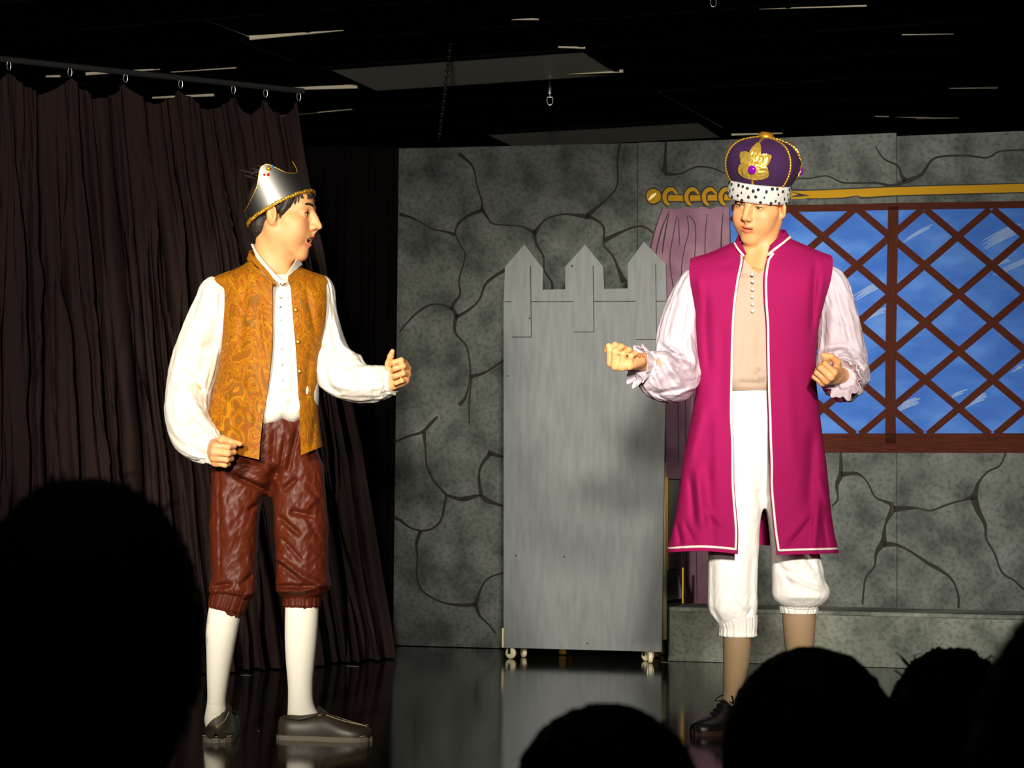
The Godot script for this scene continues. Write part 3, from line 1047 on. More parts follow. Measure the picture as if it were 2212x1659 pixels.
# ---------------------------------------------------------------- tower, platform, throne
func tower() -> void:
	var o := on_y(1090, 1424, 0.0)
	var an := deg_to_rad(13.5)
	var b := Basis(Vector3(cos(an), 0, sin(an)), Vector3.UP, Vector3(-sin(an), 0, cos(an)))
	var tp := func(px: float, py: float) -> Vector2:
		var p := on_plane(px, py, o, b.z) - o
		return Vector2(p.dot(b.x), p.y)
	var poly := func(pts: Array) -> PackedVector2Array:
		var r := PackedVector2Array()
		for p in pts: r.append(tp.call(p[0], p[1]))
		return r
	var t := thing("castle_tower", "pale grey wooden tower front with three pointed battlements, on small wheels", "stage prop", Transform3D(b, o))
	var s := Shape.new()
	prism(s, poly.call([[1088, 651], [1091, 576], [1133, 528], [1173, 580], [1172, 626], [1221, 625], [1221, 576], [1264, 528], [1303, 576], [1305, 624], [1356, 623], [1356, 570], [1391, 522], [1438, 570], [1440, 650]]), -0.018, 0.0)
	part("battlement_board", s, M.tower, t)
	s = Shape.new()
	prism(s, poly.call([[1088, 1399], [1429, 1408], [1440, 651.5], [1088, 652.5]]), -0.018, 0.0)
	part("front_board", s, M.tower, t)
	for q in [[1105, 1148, 575, 728], [1239, 1283, 574, 717], [1373, 1418, 571, 733]]:
		s = Shape.new()
		var c := [tp.call(q[0] + 1, q[2]), tp.call(q[1] - 1, q[2]), tp.call(q[1] + 1, q[3]), tp.call(q[0] + 2, q[3])]
		prism(s, PackedVector2Array(c), 0.001, 0.02)
		part("slat", s, M.tower, t)
	# frame and base behind
	var br: Vector2 = tp.call(1429, 1408)
	s = Shape.new()
	for x in [0.03, br.x - 0.03]:
		box(s, Transform3D(Basis(), Vector3(x, 0.85, -0.045)), Vector3(0.045, 1.55, 0.045), 0.003)
	for y in [0.12, 0.9, 1.55]:
		box(s, Transform3D(Basis(), Vector3(br.x * 0.5, y, -0.045)), Vector3(br.x - 0.11, 0.07, 0.04), 0.003)
	for x in [0.0, br.x - 0.02]:
		tube(s, PackedVector3Array([Vector3(x + 0.012, 0.9, -0.075), Vector3(x + 0.012, 0.1, -0.13)]), [0.012, 0.012], 6)
	part("timber_frame", s, M.raw_wood, t)
	s = Shape.new()
	box(s, Transform3D(Basis(), Vector3(br.x * 0.5, 0.085, -0.09)), Vector3(br.x - 0.02, 0.03, 0.14), 0.004)
	part("base", s, M.dark_wood, t)
	s = Shape.new()
	var e0: Vector2 = tp.call(1083, 1399)
	var e1: Vector2 = tp.call(1088, 1357)
	box(s, Transform3D(Basis(), Vector3((e0.x + e1.x) * 0.5, (e0.y + e1.y) * 0.5, -0.03)), Vector3(e1.x - e0.x - 0.0015, e1.y - e0.y, 0.05), 0.001)
	part("edge_strip", s, M.raw_wood, t)
	for q in [[1146, 688], [1238, 575], [1115, 1200], [1219, 1203], [1096, 812], [1268, 1390]]:
		var c: Vector2 = tp.call(q[0], q[1])
		var pin := Shape.new()
		blob(pin, Vector3(c.x, c.y, 0.021 if q[1] < 700 else 0.001), Vector3(0.004, 0.004, 0.003), Basis(), 8)
		part("screw", pin, M.ink, t)
	for q in [[0.022, -0.03, 1.2], [br.x - 0.055, -0.03, 0.25], [0.06, -0.125, 0.5], [br.x - 0.09, -0.125, 0.9]]:
		var w := Shape.new()
		var bs := Basis(Vector3.UP, q[2] + PI / 2) * Basis(Vector3.RIGHT, PI / 2)
		var ctr := Vector3(q[0], 0.0265, q[1])
		lathe(w, [Vector2(0.004, -0.010), Vector2(0.018, -0.011), Vector2(0.0245, -0.009), Vector2(0.0265, -0.004), Vector2(0.0265, 0.004), Vector2(0.0245, 0.009), Vector2(0.018, 0.011), Vector2(0.004, 0.010)], 24, Transform3D(bs, ctr))
		var wheel := part("caster", w, M.wheel, t)
		var f := Shape.new()
		for sd in [-1.0, 1.0]: box(f, Transform3D(bs, ctr) * Transform3D(Basis(), Vector3(0, 0.0135 * sd, -0.014)), Vector3(0.016, 0.002, 0.034), 0.001)
		lathe(f, [Vector2(0.014, 0.052), Vector2(0.014, 0.062), Vector2(0.02, 0.062), Vector2(0.02, 0.070)], 14, Transform3D(Basis(), Vector3(q[0], 0, q[1])))
		part("fork", f, M.steel, wheel)

func platform() -> void:
	var o := on_y(1443, 1428, 0.0)
	var an := deg_to_rad(14.0)
	var b := Basis(Vector3(cos(an), 0, sin(an)), Vector3.UP, Vector3(-sin(an), 0, cos(an)))
	var t := thing("step_platform", "long low step painted like grey stone along the foot of the backdrop", "platform", Transform3D(b, o))
	var d := 0.33
	var h := 0.245
	var l := 2.1
	var s := Shape.new()
	prism(s, PackedVector2Array([Vector2(0, 0.002), Vector2(l, 0.002), Vector2(l, h - 0.02), Vector2(0, h - 0.02)]), -d, 0.0)
	part("riser", s, M.step, t)
	s = Shape.new()
	box(s, Transform3D(Basis(), Vector3(l * 0.5, h - 0.01, -d * 0.5)), Vector3(l + 0.004, 0.02, d + 0.004), 0.004)
	part("tread", s, M.step, t)

func throne() -> void:
	var an := deg_to_rad(13.0)
	var b := Basis(Vector3(cos(an), 0, sin(an)), Vector3.UP, Vector3(-sin(an), 0, cos(an)))
	var o := at(1437, 1400, 9.36)
	o.y = 0.0
	var t := thing("throne", "black and gold wooden throne mostly hidden behind the grey tower", "throne", Transform3D(b, o))
	var s := Shape.new()
	box(s, Transform3D(Basis(), Vector3(-0.24, 0.24, 0.0)), Vector3(0.46, 0.34, 0.20), 0.008)
	part("seat_box", s, M.dark_wood, t)
	s = Shape.new()
	box(s, Transform3D(Basis(), Vector3(-0.24, 0.44, 0.0)), Vector3(0.45, 0.06, 0.19), 0.02)
	part("cushion", s, mat(rgb(70, 20, 24), 0.9), t)
	s = Shape.new()
	box(s, Transform3D(Basis(), Vector3(0.04, 0.615, -0.02)), Vector3(0.075, 0.43, 0.15), 0.006)
	box(s, Transform3D(Basis(Vector3.BACK, 0.16), Vector3(0.040, 0.335, -0.01)), Vector3(0.09, 0.145, 0.15), 0.006)
	part("arm_panel", s, M.dark_wood, t)
	s = Shape.new()
	box(s, Transform3D(Basis(Vector3.BACK, 0.012), Vector3(0.012, 0.62, 0.062)), Vector3(0.024, 0.44, 0.016), 0.004)
	box(s, Transform3D(Basis(), Vector3(0.092, 0.335, 0.07)), Vector3(0.012, 0.17, 0.012), 0.003)
	part("gilt_edge", s, M.gilt, t)
	s = Shape.new()
	box(s, Transform3D(Basis(), Vector3(-0.24, 0.75, -0.08)), Vector3(0.45, 0.66, 0.03), 0.01)
	part("backrest", s, M.dark_wood, t)
	for q in [[-0.012, 0.08], [-0.012, -0.08], [-0.45, 0.08], [-0.45, -0.08]]:
		s = Shape.new()
		box(s, Transform3D(Basis(), Vector3(q[0] - 0.02, 0.036, q[1])), Vector3(0.04, 0.07, 0.04), 0.006)
		part("leg", s, M.gilt, t)

# ---------------------------------------------------------------- black curtains
func drape(label: String, top: Callable, foot: Callable, n: float, amp: float, hooks: Array, sag: float, nu: int, group: String) -> Node3D:
	var t := thing("stage_curtain", label, "curtain", Transform3D(), group)
	var f := func(u: float, v: float) -> Vector3:
		var a: Vector3 = top.call(u)
		var b: Vector3 = foot.call(u)
		var sg := 0.0
		if hooks.size():
			for i in hooks.size() - 1:
				if u >= hooks[i] and u <= hooks[i + 1]:
					var w: float = (u - hooks[i]) / (hooks[i + 1] - hooks[i])
					sg = sag * (1.0 - pow(absf(w * 2.0 - 1.0), 1.3))
		a.y -= sg
		var p := a.lerp(b, v)
		var q := u * n + noise.get_noise_2d(u * 9.0, v * 0.6) * 1.6
		var fold := sin(q * TAU) * 0.7 + sin(q * TAU * 0.43 + 1.3) * 0.6 + sin(q * TAU * 2.1 + v * 2.0) * 0.18
		var am := amp * lerpf(0.45, 1.0, smoothstep(0.0, 0.35, v))
		return p + Vector3(sin(q * TAU * 1.0 + 1.0) * am * 0.4, 0, fold * am)
	var s := Shape.new()
	sheet(s, nu, 40, f, 0.004)
	part("cloth", s, M.drape if hooks.size() else M.back_drape, t)
	return t

func curtains() -> void:
	var d0 := 7.55
	var d1 := 8.12
	var p0 := at(-130, 160, d0 - 0.12)
	var p1 := at(646, 224, d1)
	p0.y = 2.36
	p1.y = 2.36
	var hk := []
	for x in [-130, 20, 152, 272, 391, 505, 575, 646]:
		var best := 0.0
		for i in 400:
			var u := i / 399.0
			if absf(seen_at(p0.lerp(p1, u)).x - x) < absf(seen_at(p0.lerp(p1, best)).x - x): best = u
		hk.append(best)
	var f0 := on_y(-150, 1430, 0.006)
	f0 = Vector3(at(-150, 1400, d0 - 0.15).x, 0.008, -d0 + 0.15)
	var f1 := on_y(846, 1421, 0.008)
	var c := drape("black pleated side curtain hung from hooks behind the prince", func(u): return p0.lerp(p1, u), func(u): return f0.lerp(f1, u), 9.5, 0.060, hk, 0.075, 420, "black stage curtains")
	for i in hk.size():
		var p := p0.lerp(p1, hk[i])
		var s := Shape.new()
		var pts := []
		for k in 9:
			var a := TAU * k / 10 + 0.6
			pts.append(p + Vector3(sin(a) * 0.008, 0.02 + cos(a) * 0.018, 0.012))
		tube(s, PackedVector3Array(pts), fill(0.0026, 9), 6, Vector3.BACK)
		part("hook", s, M.steel, c)
	var s := Shape.new()
	tube(s, PackedVector3Array([p0 + Vector3(0, 0.045, 0), p1 + Vector3(0.02, 0.045, 0)]), [0.012, 0.012], 8)
	part("track", s, M.black, c)
	var q0 := at(560, 318, 10.35)
	var q1 := at(940, 318, 10.7)
	drape("black curtain in the gap between the side curtain and the backdrop", func(u): return q0.lerp(q1, u), func(u): return Vector3(q0.lerp(q1, u).x, 0.008, q0.lerp(q1, u).z), 9.0, 0.035, [], 0.0, 120, "black stage curtains")
# ---------------------------------------------------------------- people: heads, hands, limbs, clothes
func skin_at(p: Vector3, jaw: float) -> Color:
	var base := lin(219, 157, 104)
	var cheek := exp(-pow((absf(p.x) - 0.040) / 0.018, 2) - pow((p.y + 0.032) / 0.02, 2)) * (1.0 if p.z > 0.02 else 0.0)
	var c := base.lerp(lin(222, 138, 100), cheek * 0.35)
	if p.z > 0.07:
		var lip := absf(p.x) < 0.024 and p.y < -0.061 and p.y > -0.0815 - jaw
		if lip:
			var e := 1.0 - smoothstep(0.017, 0.024, absf(p.x))
			var mid := exp(-pow((p.y + 0.0655) / 0.0048, 2)) + exp(-pow((p.y + 0.0755 + jaw) / 0.0062, 2))
			c = c.lerp(lin(196, 92, 74), clampf(mid, 0.0, 1.0) * e * 0.9)
	var nost := exp(-pow((absf(p.x) - 0.007) / 0.0045, 2) - pow((p.y + 0.0455) / 0.004, 2)) * (1.0 if p.z > 0.085 else 0.0)
	c = c.lerp(lin(96, 40, 28), nost * 0.8)
	var lid := exp(-pow((Vector2(absf(p.x) - 0.0315, (p.y - 0.001) * 1.5).length() - 0.0125) / 0.0035, 2)) * (1.0 if p.z > 0.06 else 0.0)
	c = c.lerp(lin(176, 104, 76), lid * 0.5)
	return c

# head in its own frame: x to one side, y up, z forward, eyes at y = 0; jaw = how far the mouth is open; neck = foot of the neck in that frame
func head(s: Shape, xf: Transform3D, jaw: float, neck: Vector3, lid: float, nose := 1.0) -> void:
	var f := Field.new()
	var j := Vector3(0, -jaw, -jaw * 0.55)
	f.ell(Vector3(0, 0.036, -0.008), Vector3(0.070, 0.076, 0.088), 0.001)
	f.ell(Vector3(0, -0.030, 0.030), Vector3(0.056, 0.070, 0.056), 0.03)
	f.ell(Vector3(0, 0.035, 0.040), Vector3(0.058, 0.045, 0.046), 0.02)
	for sd in [-1.0, 1.0]:
		f.cap(Vector3(0.047 * sd, -0.048, 0.002) + j * 0.3, Vector3(0.013 * sd, -0.100, 0.064) + j, 0.0165, 0.014, 0.022)
		f.cap(Vector3(0.040 * sd, -0.028, 0.056), Vector3(0.054 * sd, -0.020, 0.030), 0.019, 0.016, 0.022)
		f.cap(Vector3(0.042 * sd, 0.018, 0.066), Vector3(0.012 * sd, 0.016, 0.083), 0.0085, 0.0085, 0.014)
		f.cap(Vector3(0.027 * sd, -0.060, 0.053), Vector3(0.028 * sd, -0.080, 0.042) + j * 0.7, 0.023, 0.018, 0.03)
	for sd in [-1.0, 1.0]:
		f.ell(Vector3(0.044 * sd, -0.048, 0.030), Vector3(0.015, 0.030, 0.030), 0.03)
	f.ell(Vector3(0, -0.104, 0.066) + j, Vector3(0.019, 0.015, 0.017), 0.018)
	f.ell(Vector3(0, -0.060, 0.066), Vector3(0.027, 0.021, 0.025), 0.015)
	f.ell(Vector3(0, -0.082, 0.068) + j, Vector3(0.022, 0.015, 0.019), 0.014)
	f.cap(Vector3(0, -0.07, -0.030), neck, 0.047, 0.050, 0.03)
	for sd in [-1.0, 1.0]:      # the strap muscles of the neck
		f.cap(Vector3(0.050 * sd, -0.040, -0.020), neck + Vector3(0.012 * sd, -0.005, 0.050), 0.014, 0.012, 0.03)
	f.ell(Vector3(0, -0.118, 0.020), Vector3(0.013, 0.018, 0.014), 0.02)
	for sd in [-1.0, 1.0]:
		f.ell(Vector3(0.0315 * sd, 0.0005, 0.092), Vector3(0.019, 0.0115, 0.0155), 0.012, true)
	f.cap(Vector3(0, 0.012, 0.0825), Vector3(0, -0.027, 0.083 + 0.023 * nose), 0.0062, 0.0074, 0.012)
	f.ell(Vector3(0, -0.0345, 0.083 + 0.0245 * nose), Vector3(0.0085, 0.0075, 0.0090), 0.008)
	for sd in [-1.0, 1.0]:
		f.ell(Vector3(0.0115 * sd, -0.0375, 0.095), Vector3(0.0062, 0.0070, 0.0100), 0.007)
	f.ell(Vector3(0, -0.020, 0.088), Vector3(0.0105, 0.024, 0.016), 0.012)
	f.cap(Vector3(0, -0.044, 0.100), Vector3(0, -0.056, 0.0905), 0.004, 0.005, 0.008)
	for sd in [-1.0, 1.0]:
		f.ell(Vector3(0.0068 * sd, -0.0462, 0.103), Vector3(0.0036, 0.0036, 0.0060), 0.002, true)
		f.cap(Vector3(0.021 * sd, -0.0675, 0.0795), Vector3(0.004 * sd, -0.0635, 0.0905), 0.0036, 0.0048, 0.005)
		f.cap(Vector3(0.020 * sd, -0.0695, 0.0795) + j * 0.55, Vector3(0.003 * sd, -0.0745, 0.0895) + j * 0.9, 0.0038, 0.0058, 0.005)
	f.ell(Vector3(0, -0.0690, 0.090) + j * 0.45, Vector3(0.0205, 0.0011 + jaw * 0.52, 0.018), 0.002, true)
	if jaw > 0.004:
		f.ell(Vector3(0, -0.0690, 0.078) + j * 0.45, Vector3(0.018, jaw * 0.55, 0.030), 0.003, true)
	for sd in [-1.0, 1.0]:      # lids round the eyeballs
		f.ell(Vector3(0.0315 * sd, 0.0, 0.0685), Vector3(0.0150, 0.0150, 0.0150), 0.006)
		f.ell(Vector3(0.0315 * sd, -0.0012, 0.084), Vector3(0.0128, lid, 0.0110), 0.0025, true, Basis(Vector3(0, 0, 1), 0.08 * sd))
	for sd in [-1.0, 1.0]:      # ears
		var eb := Basis(Vector3.UP, 0.55 * sd) * Basis(Vector3.RIGHT, -0.15)
		f.ell(Vector3(0.075 * sd, -0.010, -0.012), Vector3(0.0085, 0.031, 0.020), 0.008, false, eb)
		f.ell(Vector3(0.0840 * sd, -0.006, -0.010), Vector3(0.0055, 0.0195, 0.0105), 0.004, true, eb)
		f.ell(Vector3(0.0790 * sd, -0.006, -0.006), Vector3(0.0035, 0.012, 0.005), 0.003, false, eb)
		f.ell(Vector3(0.070 * sd, -0.034, -0.004), Vector3(0.006, 0.009, 0.008), 0.006, false, eb)
	var pt := func(p: Vector3) -> Color: return skin_at(p, jaw)
	nets(s, f, [Vector3(0, 0, 0.0)], 0.0026, xf, pt)

func eyes(o: Node3D, xf: Transform3D, gaze: Vector3, iris: Color, open: float) -> void:
	for sd in [-1.0, 1.0]:
		var c := Vector3(0.0315 * sd, -0.0005, 0.0690)
		var s := Shape.new()
		s.tint = lin(196, 176, 156)
		blob(s, c, Vector3.ONE * 0.0128, Basis(), 20)
		var b := Basis.looking_at(-gaze.normalized(), Vector3.UP) * Basis(Vector3.RIGHT, PI / 2)
		for q in [[0.0130, 0.44, iris], [0.0132, 0.2, lin(8, 6, 6)]]:
			s.tint = q[2]
			var prof := [Vector2(sin(q[1]) * q[0] * 0.98, cos(q[1]) * q[0] * 0.9)]
			for i in 5: prof.append(Vector2(sin(q[1] * (1.0 - i / 4.0)) * q[0], cos(q[1] * (1.0 - i / 4.0)) * q[0]))
			lathe(s, prof, 16, Transform3D(b, c))
		for i in s.v.size():
			s.v[i] = xf * s.v[i]
			s.n[i] = (xf.basis * s.n[i]).normalized()
		part("eye", s, M.eye, o)
		var la := Shape.new()
		var lp := []
		for i in 9:
			var w := lerpf(-1.0, 1.0, i / 8.0)
			var q := Vector3(0.0315 * sd + w * 0.0125, -0.0012 + open * sqrt(maxf(1.0 - w * w, 0.0)) * 1.02, 0.0)
			q.z = 0.0690 + sqrt(maxf(0.0152 * 0.0152 - pow(q.x - 0.0315 * sd, 2) - q.y * q.y, 0.000004))
			lp.append(xf * q)
		tube(la, curve(lp, 3), fill(0.0011, 25), 6)
		part("eyelash", la, M.brow, o)

func brows(o: Node3D, xf: Transform3D, m: Material, thick: float, lift := 0.0) -> void:
	for sd in [-1.0, 1.0]:
		var s := Shape.new()
		var p := curve([xf * Vector3(0.012 * sd, 0.019 + lift, 0.0925), xf * Vector3(0.026 * sd, 0.024 + lift, 0.089), xf * Vector3(0.040 * sd, 0.023 + lift, 0.079), xf * Vector3(0.050 * sd, 0.015 + lift, 0.066)], 5)
		var r := []
		for i in p.size(): r.append(Vector2(thick, thick * 0.8) * sin(PI * (0.16 + 0.8 * i / p.size())))
		tube(s, p, r, 8, xf.basis.z)
		part("eyebrow", s, m, o)

# a closed hand: V from the wrist to the knuckles, W out of the back of the hand, U to the thumb
func fist(s: Shape, wrist: Vector3, V: Vector3, W: Vector3, left: bool, sc: float, curl: Array, thumb: Array, arm: Vector3) -> void:
	V = V.normalized()
	W = (W - V * W.dot(V)).normalized()
	var U := V.cross(W) if left else W.cross(V)
	var xf := Transform3D(Basis(U, V, W) * Basis.from_scale(Vector3.ONE * sc), wrist)
	var f := Field.new()
	f.cap(xf.affine_inverse() * arm, Vector3(0, 0.004, -0.002), 0.030, 0.0245, 0.001)
	var mcp := [Vector3(0.029, 0.087, 0.0), Vector3(0.0095, 0.091, 0.004), Vector3(-0.0105, 0.086, 0.002), Vector3(-0.029, 0.077, -0.004)]
	var seg := [[0.042, 0.026, 0.021], [0.046, 0.029, 0.021], [0.042, 0.027, 0.021], [0.034, 0.021, 0.019]]
	var rad := [0.0098, 0.0100, 0.0095, 0.0083]
	for i in 4:
		f.cap(Vector3(mcp[i].x * 0.55, 0.006, -0.003), mcp[i] - Vector3(0, 0.004, 0.004), 0.0165, 0.0125, 0.014)
	f.ell(Vector3(0.0, 0.05, -0.012), Vector3(0.034, 0.044, 0.016), 0.012)
	f.cap(Vector3(-0.028, 0.018, -0.012), Vector3(-0.030, 0.060, -0.012), 0.013, 0.011, 0.012)
	for i in 4:
		var g := Field.new()
		var a: Vector3 = mcp[i]
		var ang := 0.0
		var spread: float = [0.05, 0.02, -0.03, -0.09][i]
		for q in 3:
			ang += curl[q] + 0.06 * (i - 1.5) * (1.0 if q == 0 else 0.3)
			var dir := Vector3(spread * (1.0 - q * 0.6), cos(ang), -sin(ang)).normalized()
			var b: Vector3 = a + dir * seg[i][q]
			f.cap(a, b, rad[i] * (1.06 - 0.08 * q), rad[i] * (0.98 - 0.09 * q), 0.0035 if q else 0.006)
			a = b
	var tp := [Vector3(0.016, 0.014, -0.010), thumb[0], thumb[1], thumb[2]]
	f.cap(tp[0], tp[1], 0.0150, 0.0128, 0.010)
	f.cap(tp[1], tp[2], 0.0122, 0.0105, 0.004)
	f.cap(tp[2], tp[3], 0.0108, 0.0080, 0.003)
	var pt := func(p: Vector3) -> Color:
		var c := lin(219, 157, 104)
		for i in 4:
			var q: float = ((p - mcp[i]) as Vector3).length()
			c = c.lerp(lin(214, 140, 100), 0.35 * exp(-q * q / 0.00012))
		return c
	nets(s, f, [Vector3(0, 0.04, -0.005)], 0.0026, xf, pt)

func flesh(s: Shape, bones: Array, d: float, h: float) -> void:     # hidden or plain parts of a body; bones in the view of the figure: [x0, y0, z0, r0, x1, y1, z1, r1, blend]
	var f := Field.new()
	for b in bones:
		f.cap(at(b[0], b[1], d - b[2]), at(b[4], b[5], d - b[6]), b[3], b[7], b[8])
	s.tint = lin(219, 157, 104)
	nets(s, f, [at(bones[0][0], bones[0][1], d - bones[0][2])], h)

func pusher(list: Array, wr := 0.0, fr := 30.0, deep := 1.0) -> Callable:
	return func(p: Vector3) -> Vector3:
		var q := seen_at(p)
		var c := crease(q.x, q.y, list) * deep
		if wr > 0.0:
			var n1 := noise.get_noise_3d(p.x * fr, p.y * fr * 0.6 + p.x * fr * 0.5, p.z * fr)
			var n2 := noise.get_noise_3d(p.x * fr * 0.5 + 9.0, p.y * fr * 0.5 - p.x * fr * 0.4, p.z * fr)
			c += wr * (n1 * 0.5 + 1.3 * (0.25 - absf(n2)))
		return p + Vector3(0, 0, c)

# a sleeve, stocking or leg: [x, y, z, half width, half depth in pixels]
func limb(s: Shape, pts: Array, d: float, per: int, n: int, list: Array, ripple = null, wr := 0.0, fr := 25.0) -> void:
	var c := []
	var w := []
	for p in pts:
		c.append(at(p[0], p[1], d - p[2]))
		w.append(Vector3(p[3], p[4], 0) * d / F)
	var path := curve(c, per)
	var rr := []
	for v in curve(w, per): rr.append(Vector2(v.x, v.y))
	if ripple == null and wr > 0.0:
		var ph: float = pts[0][0]
		ripple = func(t: float, a: float) -> float: return wr * (noise.get_noise_3d(cos(a) * 2.2 + ph, sin(a) * 2.2, t * 3.0) + 0.6 * (0.35 - absf(noise.get_noise_3d(cos(a + t * 1.5) * 3.6, sin(a + t * 1.5) * 3.6 + ph, t * 4.5)))) * smoothstep(0.0, 0.15, t)
	tube(s, path, rr, n, Vector3.BACK, ripple, Vector2.ONE, true, pusher(list, 0.0, 30.0, 1.5))

# one front of an open garment. rows: [y, left edge, left opening, right opening, right edge, depth]
func front_at(rows: Array, side: int, top: Array, hem: Array, arm_y: float, d: float, list: Array, lift: float, round_px: float, u: float, v: float) -> Vector3:
	# top: [y at the opening, y at the armhole, y at the neck, where the neck is]
	var ysh := lerpf(top[2], top[1], (u - top[3]) / (1.0 - top[3]))
	var yt: float = ysh if u > top[3] else lerpf(top[0], top[2], u / top[3])
	var y := lerpf(yt, lerpf(hem[0], hem[1], u) + (hem[2] if hem.size() > 2 else 0.0) * sin(u * PI), v)
	var ol := tab(rows, y, 1)
	var orr := tab(rows, y, 4)
	var x := lerpf(tab(rows, y, 2), ol, u) if side < 0 else lerpf(tab(rows, y, 3), orr, u)
	var a := (orr - ol) * 0.5 * (1.0 + 0.12 * smoothstep(arm_y, arm_y - 110.0, y))
	var X := clampf((x - (ol + orr) * 0.5) / a, -1.0, 1.0)
	var t := clampf((y - ysh) / round_px, 0.0, 1.0)
	var z := tab(rows, y, 5) * pow(maxf(1.0 - pow(absf(X), 2.4), 0.0), 1.0 / 2.4) * sqrt(1.0 - (1.0 - t) * (1.0 - t))
	return at(x, y, d - z - 1.5 * crease(x, y, list) - lift)

func garment(s: Shape, rows: Array, tops: Array, hems: Array, arm_y: float, d: float, list: Array, th: float, round_px: float, nv: int, uvs: Vector2) -> void:
	for sd in [-1, 1]:
		var k := 0 if sd < 0 else 1
		var fr := func(u: float, v: float) -> Vector3: return front_at(rows, sd, tops[k], hems[k], arm_y, d, list, 0.0, round_px, sin(u * PI / 2), v)
		sheet(s, 40, nv, fr, th, false, uvs * Vector2(0.5, 1.0))
	var bk := func(u: float, v: float) -> Vector3:
		var w := 0.5 - 0.5 * cos(u * PI)
		var e := absf(2.0 * w - 1.0)
		var k := 0 if w < 0.5 else 1
		var yt := lerpf(tops[k][2], tops[k][1], clampf((e - 0.4) / 0.6, 0.0, 1.0))
		var y := lerpf(yt, hems[k][1] - 18.0 * (1.0 - e * e), v)
		var ol := tab(rows, y, 1)
		var orr := tab(rows, y, 4)
		var x := lerpf(ol, orr, w)
		var a := (orr - ol) * 0.5 * (1.0 + 0.12 * smoothstep(arm_y, arm_y - 110.0, y))
		var X := clampf((x - (ol + orr) * 0.5) / a, -1.0, 1.0)
		var t := clampf((y - yt) / round_px, 0.0, 1.0)
		return at(x, y, d + tab(rows, y, 5) * pow(maxf(1.0 - pow(absf(X), 2.4), 0.0), 1.0 / 2.4) * sqrt(1.0 - (1.0 - t) * (1.0 - t)))
	sheet(s, 40, nv, bk, th, false, uvs)

# a closed shirt body. rows: [y, left, right, depth]
func trunk(s: Shape, rows: Array, d: float, list: Array, nv: int, dip := 0.0, slant := 0.0) -> void:
	var y0: float = rows[0][0]
	var y1: float = rows[rows.size() - 1][0]
	var f := func(u: float, v: float) -> Vector3:
		var a := TAU * u
		var y := lerpf(y0 - dip * minf(absf(sin(a)) * 2.4, 1.0) - (dip if cos(a) < 0 else 0.0) * 0.3, y1, v)
		var l := tab(rows, y, 1)
		var r := tab(rows, y, 2)
		var cx := (l + r) * 0.5
		var sx := sin(a)
		var cz := cos(a)
		var x := cx + (r - l) * 0.5 * signf(sx) * pow(absf(sx), 0.83)
		var yy := y - slant * sx * pow(v, 5.0) + (crease(x, y, [[575, 880, 575, 930, 8, 5.0], [610, 880, 610, 930, 9, -6.0], [635, 880, 635, 930, 8, 4.0]]) if slant != 0.0 else 0.0) * pow(v, 5.0)
		var z := tab(rows, y, 3) * signf(cz) * pow(absf(cz), 0.83)
		return at(x, yy, d - z - (crease(x, y, list) if cz > 0 else 0.0))
	sheet(s, 96, nv, f, 0.004, true)

func band(s: Shape, lo: Array, hi: Array, d: float, th: float, n: int) -> void:   # a collar between two lines [x, y, z]
	var a := []
	var b := []
	for p in lo: a.append(at(p[0], p[1], d - p[2]))
	for p in hi: b.append(at(p[0], p[1], d - p[2]))
	var ca := curve(a, n)
	var cbb := curve(b, n)
	var m := ca.size() - 1
	var f := func(u: float, v: float) -> Vector3: return ca[int(round(u * m))].lerp(cbb[int(round(u * m))], v)
	sheet(s, m, 4, f, th)

